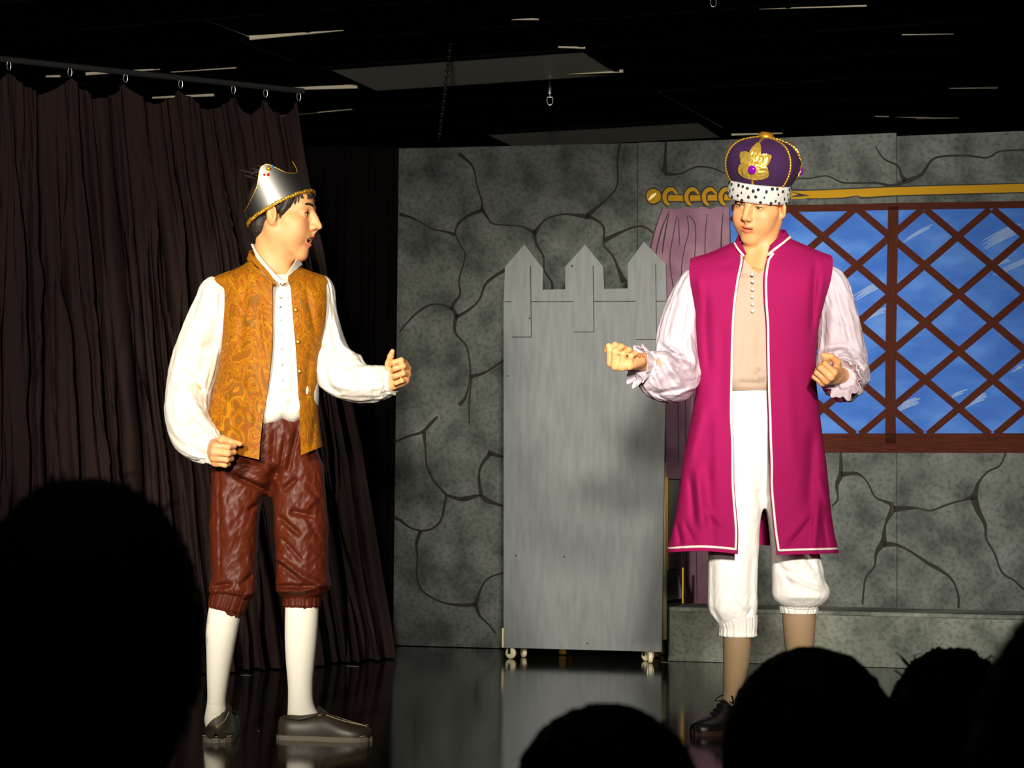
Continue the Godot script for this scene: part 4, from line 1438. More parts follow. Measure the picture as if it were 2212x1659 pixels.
func shoe(o: Node3D, xf: Transform3D, m: Material, sole_m: Material, laced: bool) -> void:
	var sec := [[-0.108, 0.010, 0.040], [-0.102, 0.024, 0.056], [-0.075, 0.033, 0.062], [-0.03, 0.034, 0.062], [0.01, 0.035, 0.068], [0.045, 0.039, 0.070], [0.09, 0.046, 0.054], [0.13, 0.047, 0.042], [0.16, 0.040, 0.035], [0.18, 0.024, 0.027], [0.188, 0.006, 0.018]]
	if laced:
		for q in sec:
			if q[0] < 0.07: q[2] += 0.018
	var up := Shape.new()
	var f := func(u: float, v: float) -> Vector3:
		var z := lerpf(-0.108, 0.188, 0.5 - 0.5 * cos(v * PI))
		var a := PI * u
		var h := tab(sec, z, 2)
		return xf * Vector3(cos(a) * tab(sec, z, 1), 0.012 + h * pow(maxf(sin(a), 0.0), 0.75), z)
	sheet(up, 28, 44, f, 0.003)
	var upper := part("shoe", up, m, o)
	var so := Shape.new()
	var out := PackedVector2Array()
	for i in 25:
		var z := lerpf(-0.111, 0.191, 0.5 - 0.5 * cos(i / 24.0 * PI))
		out.append(Vector2(tab(sec, clampf(z, -0.108, 0.188), 1) + 0.003, z))
	for i in range(24, -1, -1): out.append(Vector2(-out[i].x, out[i].y))
	prism(so, out, 0.0, 0.015, xf * Transform3D(Basis(Vector3.RIGHT, Vector3(0, 0, 1), Vector3.UP), Vector3.ZERO))
	part("sole", so, sole_m, upper)
	if not laced:
		for sg in [0.0, 1.0]:
			var st := Shape.new()
			var p := PackedVector3Array()
			for i in 15:
				var w := i / 14.0
				var z := lerpf(0.02, 0.172, w)
				var a := lerpf(0.36, 0.50, w * w) * PI
				if sg > 0: a = PI - a
				p.append(xf * Vector3(cos(a) * tab(sec, z, 1), 0.0135 + tab(sec, z, 2) * pow(sin(a), 0.75), z))
			tube(st, p, fill(0.0016, 15), 6)
			part("seam", st, M.thread, upper)
		var rim := Shape.new()
		var rp := PackedVector3Array()
		for i in 25:
			var a := TAU * i / 24
			rp.append(xf * Vector3(sin(a) * 0.031, 0.066 + 0.012 * cos(a) * (1.0 if cos(a) > 0 else -0.2), -0.035 + cos(a) * 0.062))
		tube(rim, rp, fill(0.0035, 25), 8)
		part("collar_rim", rim, m, upper)
		var tg := Shape.new()
		var tf := func(u: float, v: float) -> Vector3: return xf * Vector3((u - 0.5) * 0.052 * (1.0 - 0.3 * v), 0.078 + v * 0.026 - pow(u - 0.5, 2) * 0.05, 0.052 - v * 0.034)
		sheet(tg, 10, 6, tf, 0.004)
		part("tongue", tg, m, upper)
		var st2 := Shape.new()
		for i in 1:
			var p := PackedVector3Array()
			for k in 17:
				var w := lerpf(-1.0, 1.0, k / 16.0)
				var z := 0.150 + 0.030 * sqrt(1.0 - w * w * 0.9)
				p.append(xf * Vector3(w * tab(sec, 0.15, 1) * 1.04, 0.019, z))
			tube(st2, p, fill(0.0016, 17), 6)
		part("seam", st2, M.thread, upper)
	else:
		for i in 5:
			var la := Shape.new()
			var z := 0.025 + i * 0.017
			var y := tab(sec, z, 2) + 0.0145
			tube(la, curve([xf * Vector3(-0.020, y - 0.007, z), xf * Vector3(0, y + 0.001, z + 0.006), xf * Vector3(0.020, y - 0.007, z + 0.008)], 4), fill(0.0024, 9), 6)
			part("lace", la, M.black, upper)
		for sd in [-1.0, 1.0]:
			var la := Shape.new()
			tube(la, curve([xf * Vector3(0, 0.104, 0.02), xf * Vector3(0.02 * sd, 0.118, 0.03), xf * Vector3(0.040 * sd, 0.100, 0.045), xf * Vector3(0.012 * sd, 0.096, 0.035), xf * Vector3(0.05 * sd, 0.06, 0.06)], 6), fill(0.0022, 25), 6)
			part("lace", la, M.black, upper)
# ---------------------------------------------------------------- the prince
func frame_of(forward: Vector3, roll: float, at_: Vector3, sc: float) -> Transform3D:
	var z := forward.normalized()
	var x := Vector3.UP.cross(z).normalized()
	var y := z.cross(x)
	return Transform3D(Basis(x, y, z) * Basis(Vector3.BACK, roll) * Basis.from_scale(Vector3.ONE * sc), at_)

func prince() -> void:
	var d := PRINCE
	var o := thing("person", "person in a gold brocade waistcoat, brown knee breeches and white stockings, facing right", "person", Transform3D())
	var hx := frame_of(Vector3(0.975, -0.035, 0.17), 0.0, at(612, 463, d), 1.10)
	# body
	var b := Shape.new()
	head(b, hx, 0.0135, hx.affine_inverse() * at(586, 588, d + 0.015), 0.0056, 1.05)
	fist(b, at(458, 968, d - 0.155), Vector3(0.22, -0.25, 0.93), Vector3(-0.95, 0.05, 0.25), false, 0.98, [1.35, 1.1, 0.9], [Vector3(0.042, 0.045, -0.026), Vector3(0.041, 0.070, -0.048), Vector3(0.037, 0.074, -0.078)], at(440, 935, d - 0.11))
	fist(b, at(838, 822, d - 0.12), Vector3(0.72, 0.30, 0.55), Vector3(0.55, 0.0, -0.83), true, 0.95, [1.25, 1.5, 0.9], [Vector3(0.046, 0.036, -0.018), Vector3(0.062, 0.056, -0.026), Vector3(0.074, 0.072, -0.030)], at(800, 822, d - 0.09))
	flesh(b, [[586, 600, -0.02, 0.055, 586, 680, -0.01, 0.085, 0.03], [510, 648, -0.02, 0.04, 665, 648, -0.02, 0.04, 0.05], [585, 680, -0.01, 0.085, 582, 930, 0.0, 0.085, 0.05], [484, 640, -0.02, 0.032, 406, 890, -0.01, 0.028, 0.03], [406, 890, -0.01, 0.028, 446, 960, 0.12, 0.024, 0.02], [694, 640, -0.02, 0.028, 732, 812, 0.03, 0.028, 0.03], [732, 812, 0.03, 0.028, 825, 824, 0.11, 0.024, 0.02], [530, 980, 0.0, 0.055, 507, 1180, 0.0, 0.05, 0.03], [507, 1180, 0.0, 0.05, 490, 1290, 0.0, 0.036, 0.03], [632, 980, 0.0, 0.055, 648, 1180, 0.0, 0.05, 0.03], [648, 1180, 0.0, 0.05, 652, 1290, 0.0, 0.036, 0.03], [490, 1290, 0.0, 0.036, 468, 1520, -0.008, 0.020, 0.03], [652, 1290, 0.0, 0.036, 650, 1520, 0.0, 0.024, 0.03]], d, 0.013)
	part("body", b, M.skin, o)
	eyes(o, hx, Vector3(0.02, 0.02, 1.0), lin(40, 28, 20), 0.0056)
	brows(o, hx, M.brow, 0.0042, 0.003)
	var th := Shape.new()
	var tf := func(u: float, v: float) -> Vector3:
		var a := (u - 0.5) * 1.5
		return hx * Vector3(sin(a) * 0.021, -0.0660 - v * 0.0065, 0.0665 + cos(a) * 0.018)
	sheet(th, 14, 3, tf, 0.002)
	part("teeth", th, M.tooth, o)
	var mo := Shape.new()
	blob(mo, hx * Vector3(0, -0.073, 0.064), Vector3(0.021, 0.011, 0.02), hx.basis.orthonormalized(), 14)
	part("mouth", mo, M.mouth, o)
	prince_hair(o, hx)
	# shirt
	var sh := Shape.new()
	trunk(sh, [[594, 556, 634, 0.040], [606, 520, 680, 0.062], [640, 492, 696, 0.102], [700, 484, 697, 0.122], [800, 478, 688, 0.120], [860, 470, 688, 0.128], [893, 474, 686, 0.132], [908, 480, 684, 0.118], [914, 490, 680, 0.100]], d, [[604, 660, 606, 870, 3, 0.003], [590, 700, 580, 850, 5, -0.006], [630, 720, 640, 880, 6, -0.008], [600, 860, 640, 840, 6, -0.006], [625, 845, 632, 880, 5, -0.014], [612, 870, 640, 855, 5, 0.012], [572, 868, 588, 900, 5, -0.010], [590, 820, 610, 900, 7, 0.010], [640, 860, 646, 892, 5, 0.012]], 64, 0.0, 16.0)
	limb(sh, [[474, 606, -0.01, 14, 14], [466, 622, -0.01, 30, 40], [452, 680, -0.02, 42, 50], [430, 760, -0.035, 50, 54], [410, 840, -0.04, 48, 54], [405, 900, 0.0, 48, 54], [420, 940, 0.07, 47, 48], [443, 962, 0.12, 40, 40], [458, 971, 0.148, 30, 30], [465, 975, 0.162, 27, 27]], d, 12, 72, [[385, 798, 442, 849, 7, -0.014], [388, 912, 442, 885, 8, -0.014], [396, 772, 482, 735, 10, -0.009], [430, 632, 412, 690, 8, -0.008], [380, 830, 430, 868, 9, 0.010], [375, 880, 420, 960, 8, -0.007], [440, 700, 425, 800, 9, 0.006], [395, 935, 440, 930, 7, -0.010], [455, 640, 470, 720, 7, -0.006], [410, 960, 440, 985, 6, -0.010], [425, 900, 446, 888, 5, 0.012]], null, 0.009, 14.0)
	limb(sh, [[690, 602, -0.01, 12, 14], [700, 622, -0.01, 20, 38], [706, 690, -0.01, 24, 44], [718, 760, 0.0, 36, 48], [738, 804, 0.03, 54, 50], [774, 826, 0.07, 39, 46], [806, 828, 0.10, 36, 42], [832, 826, 0.12, 34, 36], [844, 826, 0.128, 27, 28], [850, 826, 0.132, 25, 26]], d, 12, 72, [[705, 632, 699, 729, 6, -0.009], [723, 690, 740, 741, 7, 0.010], [740, 741, 764, 766, 7, 0.014], [718, 700, 728, 760, 5, -0.012], [696, 792, 708, 832, 6, -0.014], [708, 832, 734, 852, 6, -0.014], [706, 800, 722, 838, 5, 0.012], [732, 792, 806, 784, 5, -0.010], [745, 770, 760, 800, 5, -0.012], [760, 838, 806, 800, 7, -0.006], [806, 838, 812, 872, 5, -0.010], [824, 846, 836, 870, 4, -0.010], [818, 800, 830, 860, 6, 0.008], [690, 742, 712, 780, 6, -0.010]], null, 0.008, 16.0)
	band(sh, [[548, 540, 0.02], [560, 566, 0.062], [582, 592, 0.092], [604, 614, 0.108]], [[543, 527, 0.012], [563, 556, 0.066], [588, 585, 0.100], [609, 606, 0.112]], d, 0.004, 6)
	band(sh, [[652, 572, 0.0], [642, 580, 0.05], [626, 596, 0.092], [610, 616, 0.108]], [[643, 553, -0.01], [637, 566, 0.056], [622, 588, 0.098], [606, 610, 0.112]], d, 0.004, 6)
	band(sh, [[548, 540, 0.02], [566, 545, -0.07], [610, 552, -0.08], [652, 572, 0.0]], [[543, 527, 0.012], [566, 530, -0.07], [610, 536, -0.08], [643, 553, -0.01]], d, 0.004, 6)
	var shirt := part("shirt", sh, M.satin, o)
	for q in [[602, 640], [603, 661], [604, 690], [606, 720], [607, 752], [608, 786], [609, 820]]:
		var s := Shape.new()
		blob(s, at(q[0], q[1], d - 0.130), Vector3(0.0045, 0.0045, 0.0025), Basis(), 10)
		part("button", s, M.pearl, shirt)
	# waistcoat
	var rows := [[560, 520, 556, 630, 660, 0.10], [600, 462, 588, 622, 702, 0.118], [620, 484, 588, 628, 703, 0.128], [650, 487, 589, 630, 703, 0.136], [700, 484, 589, 634, 699, 0.142], [750, 480, 588, 639, 693, 0.142], [800, 471, 583, 642, 688, 0.140], [850, 461, 577, 645, 685, 0.142], [900, 450, 569, 648, 687, 0.146], [930, 450, 565, 649, 690, 0.150], [960, 453, 562, 650, 695, 0.154], [1000, 456, 560, 651, 706, 0.156]]
	var ve := Shape.new()
	var cr := [[530, 620, 520, 760, 9, -0.008], [500, 640, 540, 700, 8, 0.006], [560, 640, 575, 760, 7, -0.005], [470, 840, 520, 900, 10, -0.010], [480, 800, 560, 860, 9, -0.006], [460, 930, 540, 900, 10, 0.008], [660, 620, 680, 720, 7, -0.006], [668, 760, 660, 860, 7, -0.006], [680, 900, 672, 970, 6, -0.006], [510, 900, 500, 980, 9, -0.006], [545, 780, 535, 980, 8, 0.005]]
	var tops := [[612, 601, 556, 0.36], [592, 597, 574, 0.28]]
	var hems := [[993, 968], [983, 964]]
	garment(ve, rows, tops, hems, 770.0, d, cr, 0.006, 70.0, 70, Vector2(1.0, 1.0))
	band(ve, [[592, 616, 0.118], [576, 596, 0.100], [552, 572, 0.060], [535, 560, 0.0], [566, 560, -0.08], [612, 566, -0.085], [650, 580, -0.03], [640, 588, 0.06], [624, 604, 0.100]], [[596, 612, 0.116], [580, 588, 0.094], [556, 560, 0.056], [540, 543, 0.0], [568, 540, -0.078], [612, 550, -0.084], [647, 566, -0.03], [634, 574, 0.056], [621, 588, 0.094]], d, 0.006, 6)
	var vest := part("waistcoat", ve, M.brocade, o)
	for q in [[640, 675], [645, 743], [650, 806]]:
		var s := Shape.new()
		var p := front_at(rows, 1, tops[1], hems[1], 770.0, d, cr, 0.004, 70.0, 0.10, (q[1] - 592.0) / 391.0)
		blob(s, p, Vector3(0.0078, 0.0078, 0.004), Basis(), 14)
		part("button", s, M.gold_button, vest)
	# breeches
	var f := Field.new()
	var k := d / F
	f.ell(at(578, 940, d), Vector3(108 * k, 130 * k, 0.118), 0.01)
	f.cap(at(514, 1020, d), at(507, 1140, d), 57 * k, 53 * k, 0.03)
	f.cap(at(507, 1140, d), at(507, 1252, d), 54 * k, 50 * k, 0.01)
	f.cap(at(643, 1020, d), at(646, 1140, d), 57 * k, 62 * k, 0.03)
	f.cap(at(646, 1140, d), at(650, 1240, d), 62 * k, 60 * k, 0.01)
	f.ell(at(505, 1272, d), Vector3(54, 28, 52) * k, 0.02)
	f.ell(at(651, 1262, d), Vector3(64, 32, 58) * k, 0.02)
	f.cap(at(500, 1290, d), at(491, 1312, d), 36 * k, 36 * k, 0.012)
	f.cap(at(652, 1284, d), at(653, 1300, d), 38 * k, 37 * k, 0.012)
	f.ell(at(577, 1240, d), Vector3(17, 150, 200) * k, 0.03, true)
	f.ell(at(578, 820, d), Vector3(200, 75, 200) * k, 0.005, true)
	var bc := [[505, 1027, 572, 1060, 5, -0.016], [500, 1016, 568, 1046, 7, 0.007], [596, 1010, 577, 1074, 12, -0.032], [577, 1074, 570, 1130, 10, -0.02], [577, 1074, 536, 1104, 5, -0.014], [611, 1060, 640, 1034, 6, -0.012], [605, 1118, 647, 1157, 5, -0.014], [627, 1104, 677, 1116, 6, -0.012], [611, 1165, 652, 1213, 4, -0.008], [594, 1201, 650, 1243, 7, 0.012], [650, 1243, 702, 1266, 7, 0.012], [600, 1215, 646, 1252, 5, -0.012], [588, 1277, 655, 1277, 5, 0.010], [655, 1277, 704, 1262, 5, 0.010], [590, 1266, 690, 1268, 4, -0.010], [616, 940, 605, 1013, 4, -0.007], [641, 927, 622, 1018, 5, -0.010], [592, 930, 588, 1000, 5, -0.006], [473, 1030, 475, 1240, 3, -0.004], [460, 1268, 500, 1262, 5, -0.010], [465, 1285, 520, 1292, 4, -0.010], [520, 1262, 548, 1240, 5, -0.010], [530, 1285, 556, 1278, 4, 0.008], [665, 1050, 700, 1090, 5, -0.008], [665, 1120, 690, 1165, 5, -0.007], [520, 1000, 560, 1010, 6, -0.010], [690, 1070, 660, 1100, 6, 0.008], [575, 1010, 600, 1050, 6, 0.012], [545, 1190, 556, 1240, 5, -0.008], [670, 1180, 700, 1200, 6, -0.006], [480, 1060, 500, 1180, 12, 0.006]]
	var br := Shape.new()
	var pz := pusher(bc, 0.007, 22.0, 1.4)
	var hemmed := func(p: Vector3) -> Vector3:
		var q: Vector3 = pz.call(p)
		var e := seen_at(q)
		if e.y > 1255.0:
			var w := smoothstep(1255.0, 1285.0, e.y)
			q += Vector3(noise.get_noise_3d(q.x * 90, q.y * 30, q.z * 90), 0, noise.get_noise_3d(q.z * 90, q.y * 30, q.x * 90)) * 0.0035 * w
		return q
	nets(br, f, [at(578, 1000, d), at(507, 1200, d)], 0.0046, Transform3D(), null, hemmed)
	var gather := func(t: float, a: float) -> float: return 0.0013 * sin(a * 17.0 + 3.0 * sin(a * 2.0)) * (0.5 + t) + 0.0010 * sin(a * 29.0)
	limb(br, [[501, 1278, 0.0, 43, 45], [497, 1290, 0.0, 42, 44], [493, 1301, 0.0, 41, 43], [490, 1312, 0.0, 40, 42], [489, 1317, 0.0, 38, 40]], d, 6, 120, [], gather)
	limb(br, [[652, 1276, 0.0, 44, 44], [652, 1288, 0.0, 41, 42], [652, 1298, 0.0, 40, 41], [652, 1306, 0.0, 40, 41], [652, 1310, 0.0, 38, 39]], d, 6, 120, [], gather)
	part("breeches", br, M.breeches, o)
	# stockings
	var so := Shape.new()
	limb(so, [[498, 1290, 0.0, 33, 34], [486, 1320, 0.0, 35, 36], [478, 1370, 0.0, 33, 35], [475, 1410, -0.005, 29, 32], [471, 1460, -0.01, 24, 27], [468, 1510, -0.01, 20, 24], [467, 1538, -0.008, 23, 27], [467, 1556, 0.0, 25, 30], [468, 1572, 0.01, 22, 30]], d, 8, 40, [[446, 1524, 490, 1527, 2, -0.003], [444, 1540, 492, 1541, 2, -0.003]])
	part("stocking", so, M.sock, o)
	so = Shape.new()
	limb(so, [[652, 1280, 0.0, 34, 34], [652, 1320, 0.0, 36, 36], [650, 1380, 0.0, 34.5, 35], [649, 1430, 0.0, 31, 32], [649, 1480, 0.0, 27, 28], [650, 1520, 0.0, 28, 28], [654, 1548, 0.0, 34, 29], [660, 1566, 0.0, 40, 28], [664, 1578, 0.0, 42, 24]], d, 8, 40, [[676, 1502, 684, 1508, 2, -0.003]])
	part("stocking", so, M.sock, o)
	# shoes
	var a := on_y(470, 1604, 0.0)
	shoe(o, Transform3D(Basis(Vector3.UP, -0.02), Vector3(a.x, 0.0, a.z - 0.175)), M.loafer, M.sole, false)
	var c := on_y(694, 1602, 0.0)
	shoe(o, Transform3D(Basis(Vector3.UP, 1.45) , Vector3(c.x - 0.032, 0.0, c.z - 0.045)), M.loafer, M.sole, false)
	prince_crown(hx)

func prince_hair(o: Node3D, hx: Transform3D) -> void:
	var f := Field.new()
	f.ell(Vector3(0, 0.040, -0.011), Vector3(0.077, 0.081, 0.093), 0.001)
	f.ell(Vector3(0, -0.030, -0.060), Vector3(0.055, 0.050, 0.036), 0.03)
	for sd in [-1.0, 1.0]:
		f.cap(Vector3(0.064 * sd, 0.034, 0.034), Vector3(0.070 * sd, 0.0, 0.018), 0.011, 0.009, 0.010)
		f.cap(Vector3(0.071 * sd, 0.0, 0.016), Vector3(0.069 * sd, -0.020, 0.011), 0.009, 0.003, 0.004)
	# keep the face, ears and neck clear
	f.ell(Vector3(0, -0.066, 0.118), Vector3(0.14, 0.122, 0.082), 0.004, true)
	for sd in [-1.0, 1.0]:
		f.ell(Vector3(0.083 * sd, -0.022, -0.012), Vector3(0.026, 0.030, 0.022), 0.004, true)
	f.ell(Vector3(0, -0.125, 0.0), Vector3(0.12, 0.062, 0.10), 0.004, true)
	var s := Shape.new()
	var push := func(p: Vector3) -> Vector3:
		var q := hx.affine_inverse() * p
		return p + hx.basis * (q.normalized() * 0.004 * noise.get_noise_3d(q.x * 60.0, q.y * 160.0, q.z * 60.0))
	nets(s, f, [Vector3(0, 0.08, -0.06)], 0.0042, hx, null, push)
	# loose locks over the forehead and on top
	var rng := RandomNumberGenerator.new()
	rng.seed = 7
	for i in 46:
		var a := rng.randf_range(-1.2, 1.2)
		var zl := 0.026 + cos(a) * 0.046
		var p0 := Vector3(sin(a) * 0.058, 0.062 - 0.52 * (0.072 - zl), zl)
		var p2 := p0 + Vector3(rng.randf_range(-0.016, 0.016), rng.randf_range(-0.030, -0.012), 0.010 * cos(a))
		var p1 := (p0 + p2) * 0.5 + Vector3(sin(a), 0.1, cos(a)) * 0.010
		tube(s, curve([hx * p0, hx * p1, hx * p2], 4), [0.003, 0.003, 0.003, 0.003, 0.0026, 0.0022, 0.0018, 0.0012, 0.0006], 5)
	for i in 60:
		var a := rng.randf_range(0, TAU)
		var r := rng.randf_range(0.008, 0.048)
		var p0 := Vector3(sin(a) * r, 0.116 - r * 0.3, cos(a) * r - 0.026)
		var p1 := p0 + Vector3(rng.randf_range(-0.02, 0.02), rng.randf_range(0.006, 0.024), rng.randf_range(-0.045, -0.01))
		var p2 := p1 + Vector3(rng.randf_range(-0.02, 0.02), rng.randf_range(-0.02, 0.006), rng.randf_range(-0.03, -0.005))
		tube(s, curve([hx * p0, hx * p1, hx * p2], 4), [0.004, 0.004, 0.004, 0.004, 0.0035, 0.003, 0.0024, 0.0018, 0.0008], 5)
	part("hair", s, M.hair, o)

func prince_crown(hx: Transform3D) -> void:
	var d := PRINCE
	var c := at(612, 452, d)
	var e1 := Vector3(0.885, 0.466, 0).normalized()
	var e2 := Vector3(-0.466, 0.885, 0)
	var tilt := Basis(Vector3(1, 0, 0), -0.08)
	var b := Basis(tilt * Vector3(0, 0, 1), tilt * e2, tilt * e1)     # x toward us, y up the crown, z to the front
	var t := thing("crown", "open silver crown with pointed rim and gold edging, tilted back on dark hair", "crown", Transform3D(b, c))
	var k := d / F
	var prof := [[0, 86], [12, 66], [26, 52], [52, 57], [68, 78], [78, 91], [84, 92], [94, 88], [112, 57], [140, 36], [160, 31], [180, 34], [200, 31], [220, 36], [248, 57], [266, 88], [276, 92], [282, 90], [292, 78], [308, 57], [334, 52], [348, 66], [360, 86]]
	var rr := func(h: float) -> float: return 1.0 - 0.0016 * h
	var pos := func(a: float, h: float) -> Vector3:
		var q: float = rr.call(h)
		var y: float = h
		return Vector3(sin(a) * 64 * q, y, cos(a) * (75 if cos(a) > 0 else 82) * q) * k
	var f := func(u: float, v: float) -> Vector3: return pos.call(u * TAU, tab(prof, u * 360.0, 1) * v)
	var s := Shape.new()
	sheet(s, 180, 10, f, 0.0022, true)
	var bd := part("band", s, M.silver, t)
	var g := Shape.new()
	var p := PackedVector3Array()
	var r := []
	for i in 241:
		var a := TAU * i / 240
		var q: Vector3 = pos.call(a, 3.0 + 1.6 * sin(i * 1.6))
		p.append(q * Vector3(1.02, 1, 1.02))
		r.append(0.0050 + 0.0014 * sin(i * 2.1))
	tube(g, p, r, 7)
	part("gold_trim", g, M.gold, t)
	g = Shape.new()
	p = PackedVector3Array()
	for i in 181: p.append(pos.call(TAU * i / 180, tab(prof, i * 2.0, 1)))
	tube(g, p, fill(0.0016, 181), 6)
	part("rim", g, M.gold, bd)
	for q in [[80, 80, 0.0085, "gold"], [86, 68, 0.005, "gem_red"], [72, 82, 0.0045, "gem_blue"], [92, 72, 0.004, "gem_red"]]:
		s = Shape.new()
		var a := deg_to_rad(q[0])
		blob(s, pos.call(a, q[1]) * Vector3(1.03, 1, 1.03), Vector3.ONE * q[2], Basis(), 12)
		part("jewel", s, M[q[3]], t)

# ---------------------------------------------------------------- the king
func king() -> void:
	var d := KING
	var k := d / F
	var o := thing("person", "person in a long magenta sleeveless coat with white braid over white knee trousers", "person", Transform3D())
	var hx := frame_of(Vector3(-0.53, -0.25, 0.81), -0.19, at(1643, 438, d - 0.005), 1.07)
	var b := Shape.new()
	head(b, hx, 0.0018, hx.affine_inverse() * at(1640, 606, d + 0.008), 0.0031)
	fist(b, at(1374, 781, d - 0.25), Vector3(-0.62, -0.20, 0.76), Vector3(-0.10, -0.94, -0.33), false, 1.10, [1.45, 1.35, 0.7], [Vector3(0.046, 0.048, -0.020), Vector3(0.050, 0.078, -0.034), Vector3(0.038, 0.094, -0.052)], at(1420, 786, d - 0.17))
	fist(b, at(1808, 812, d - 0.22), Vector3(-0.46, -0.16, 0.87), Vector3(0.62, -0.72, 0.22), true, 0.98, [1.30, 1.45, 0.8], [Vector3(0.046, 0.044, -0.026), Vector3(0.052, 0.068, -0.048), Vector3(0.036, 0.074, -0.070)], at(1824, 812, d - 0.12))
	flesh(b, [[1642, 590, -0.03, 0.044, 1640, 640, 0.0, 0.080, 0.03], [1630, 606, 0.030, 0.03, 1622, 650, 0.055, 0.035, 0.05], [1545, 616, -0.02, 0.04, 1740, 616, -0.02, 0.04, 0.06], [1640, 640, 0.0, 0.080, 1640, 900, 0.0, 0.085, 0.05], [1502, 620, -0.02, 0.026, 1468, 790, -0.01, 0.028, 0.03], [1468, 790, -0.01, 0.028, 1425, 792, 0.16, 0.024, 0.02], [1790, 620, -0.02, 0.026, 1820, 790, 0.0, 0.028, 0.03], [1820, 790, 0.0, 0.028, 1822, 800, 0.13, 0.024, 0.02], [1600, 940, 0.0, 0.06, 1586, 1200, 0.0, 0.05, 0.03], [1586, 1200, 0.0, 0.05, 1592, 1345, 0.0, 0.036, 0.03], [1680, 940, 0.0, 0.06, 1714, 1200, 0.0, 0.048, 0.03], [1714, 1200, 0.0, 0.048, 1726, 1310, -0.02, 0.036, 0.03], [1592, 1345, 0.0, 0.036, 1582, 1500, 0.0, 0.020, 0.03], [1726, 1310, -0.02, 0.036, 1727, 1490, -0.04, 0.022, 0.03]], d, 0.011)
	part("body", b, M.skin, o)
	eyes(o, hx, Vector3(-0.1, -0.42, 1.0), lin(44, 34, 28), 0.0031)
	var hf := Field.new()
	hf.ell(Vector3(0, 0.040, -0.011), Vector3(0.074, 0.080, 0.092), 0.001)
	hf.ell(Vector3(0, -0.025, -0.062), Vector3(0.056, 0.044, 0.038), 0.03)
	hf.ell(Vector3(0, -0.070, 0.112), Vector3(0.14, 0.118, 0.100), 0.004, true)
	for sd in [-1.0, 1.0]: hf.ell(Vector3(0.083 * sd, -0.018, -0.008), Vector3(0.026, 0.036, 0.028), 0.004, true)
	hf.ell(Vector3(0, -0.120, 0.0), Vector3(0.12, 0.062, 0.10), 0.004, true)
	var hs := Shape.new()
	nets(hs, hf, [Vector3(0, 0.08, -0.06)], 0.005, hx)
	part("hair", hs, M.hair_fair, o)
	# undershirt
	var us := Shape.new()
	trunk(us, [[592, 1572, 1704, 0.088], [600, 1545, 1722, 0.098], [640, 1520, 1745, 0.114], [700, 1520, 1748, 0.122], [780, 1522, 1748, 0.124], [820, 1530, 1745, 0.124], [836, 1540, 1735, 0.112], [842, 1550, 1725, 0.10]], d, [[1622, 690, 1606, 800, 7, -0.010], [1630, 700, 1640, 790, 7, -0.010], [1625, 690, 1626, 770, 5, 0.008], [1632, 795, 1654, 815, 5, 0.014], [1638, 790, 1652, 800, 4, -0.012], [1594, 825, 1650, 828, 5, -0.008], [1600, 600, 1608, 640, 4, -0.005], [1640, 600, 1634, 640, 4, -0.005], [1610, 596, 1618, 620, 3, 0.004]], 60, 34.0)
	var under := part("undershirt", us, M.beige, o)
	for q in [[1625, 593], [1626, 608], [1626, 625], [1625.5, 641], [1626, 657], [1626, 672]]:
		var s := Shape.new()
		blob(s, at(q[0], q[1], d - 0.121 - (q[1] - 593) * 0.00014), Vector3.ONE * 0.0058, Basis(), 12)
		part("button", s, M.pearl, under)
	# sleeves
	var sl := Shape.new()
	limb(sl, [[1506, 585, -0.01, 12, 14], [1497, 605, -0.01, 26, 34], [1478, 660, -0.015, 36, 46], [1466, 725, -0.02, 44, 54], [1464, 785, 0.0, 52, 58], [1452, 815, 0.05, 56, 56], [1432, 812, 0.12, 50, 52], [1414, 800, 0.17, 42, 44], [1400, 790, 0.20, 30, 32], [1394, 786, 0.215, 25, 26]], d, 12, 80, [[1466, 640, 1440, 720, 5, -0.010], [1480, 640, 1462, 700, 4, -0.008], [1492, 650, 1478, 760, 6, -0.010], [1425, 742, 1482, 786, 6, -0.014], [1425, 735, 1478, 775, 5, 0.012], [1420, 770, 1455, 830, 5, -0.014], [1440, 780, 1475, 838, 6, 0.012], [1430, 820, 1460, 850, 5, -0.012], [1410, 800, 1430, 850, 5, 0.010], [1415, 850, 1470, 842, 4, -0.010], [1470, 780, 1500, 800, 6, 0.010], [1484, 720, 1500, 780, 6, 0.008], [1400, 840, 1440, 862, 4, -0.008], [1455, 855, 1500, 838, 4, 0.010]], null, 0.012, 14.0)
	part("sleeve", sl, M.linen, o)
	sl = Shape.new()
	limb(sl, [[1780, 582, -0.01, 14, 14], [1794, 605, -0.01, 30, 34], [1808, 660, -0.015, 38, 46], [1816, 725, -0.02, 46, 54], [1820, 785, 0.0, 54, 58], [1822, 812, 0.06, 54, 52], [1822, 818, 0.11, 46, 46], [1824, 812, 0.15, 34, 34], [1826, 808, 0.17, 28, 28]], d, 12, 80, [[1806, 620, 1840, 740, 6, -0.010], [1826, 640, 1858, 780, 6, 0.008], [1790, 640, 1780, 740, 6, -0.008], [1780, 750, 1830, 745, 6, -0.010], [1830, 745, 1862, 800, 6, -0.012], [1776, 765, 1820, 755, 5, 0.010], [1850, 780, 1856, 840, 6, 0.010], [1840, 840, 1874, 836, 5, -0.008], [1842, 800, 1858, 850, 5, -0.010], [1775, 855, 1830, 862, 5, 0.010], [1768, 835, 1790, 865, 5, -0.010], [1800, 690, 1830, 700, 8, 0.006]], null, 0.012, 14.0)
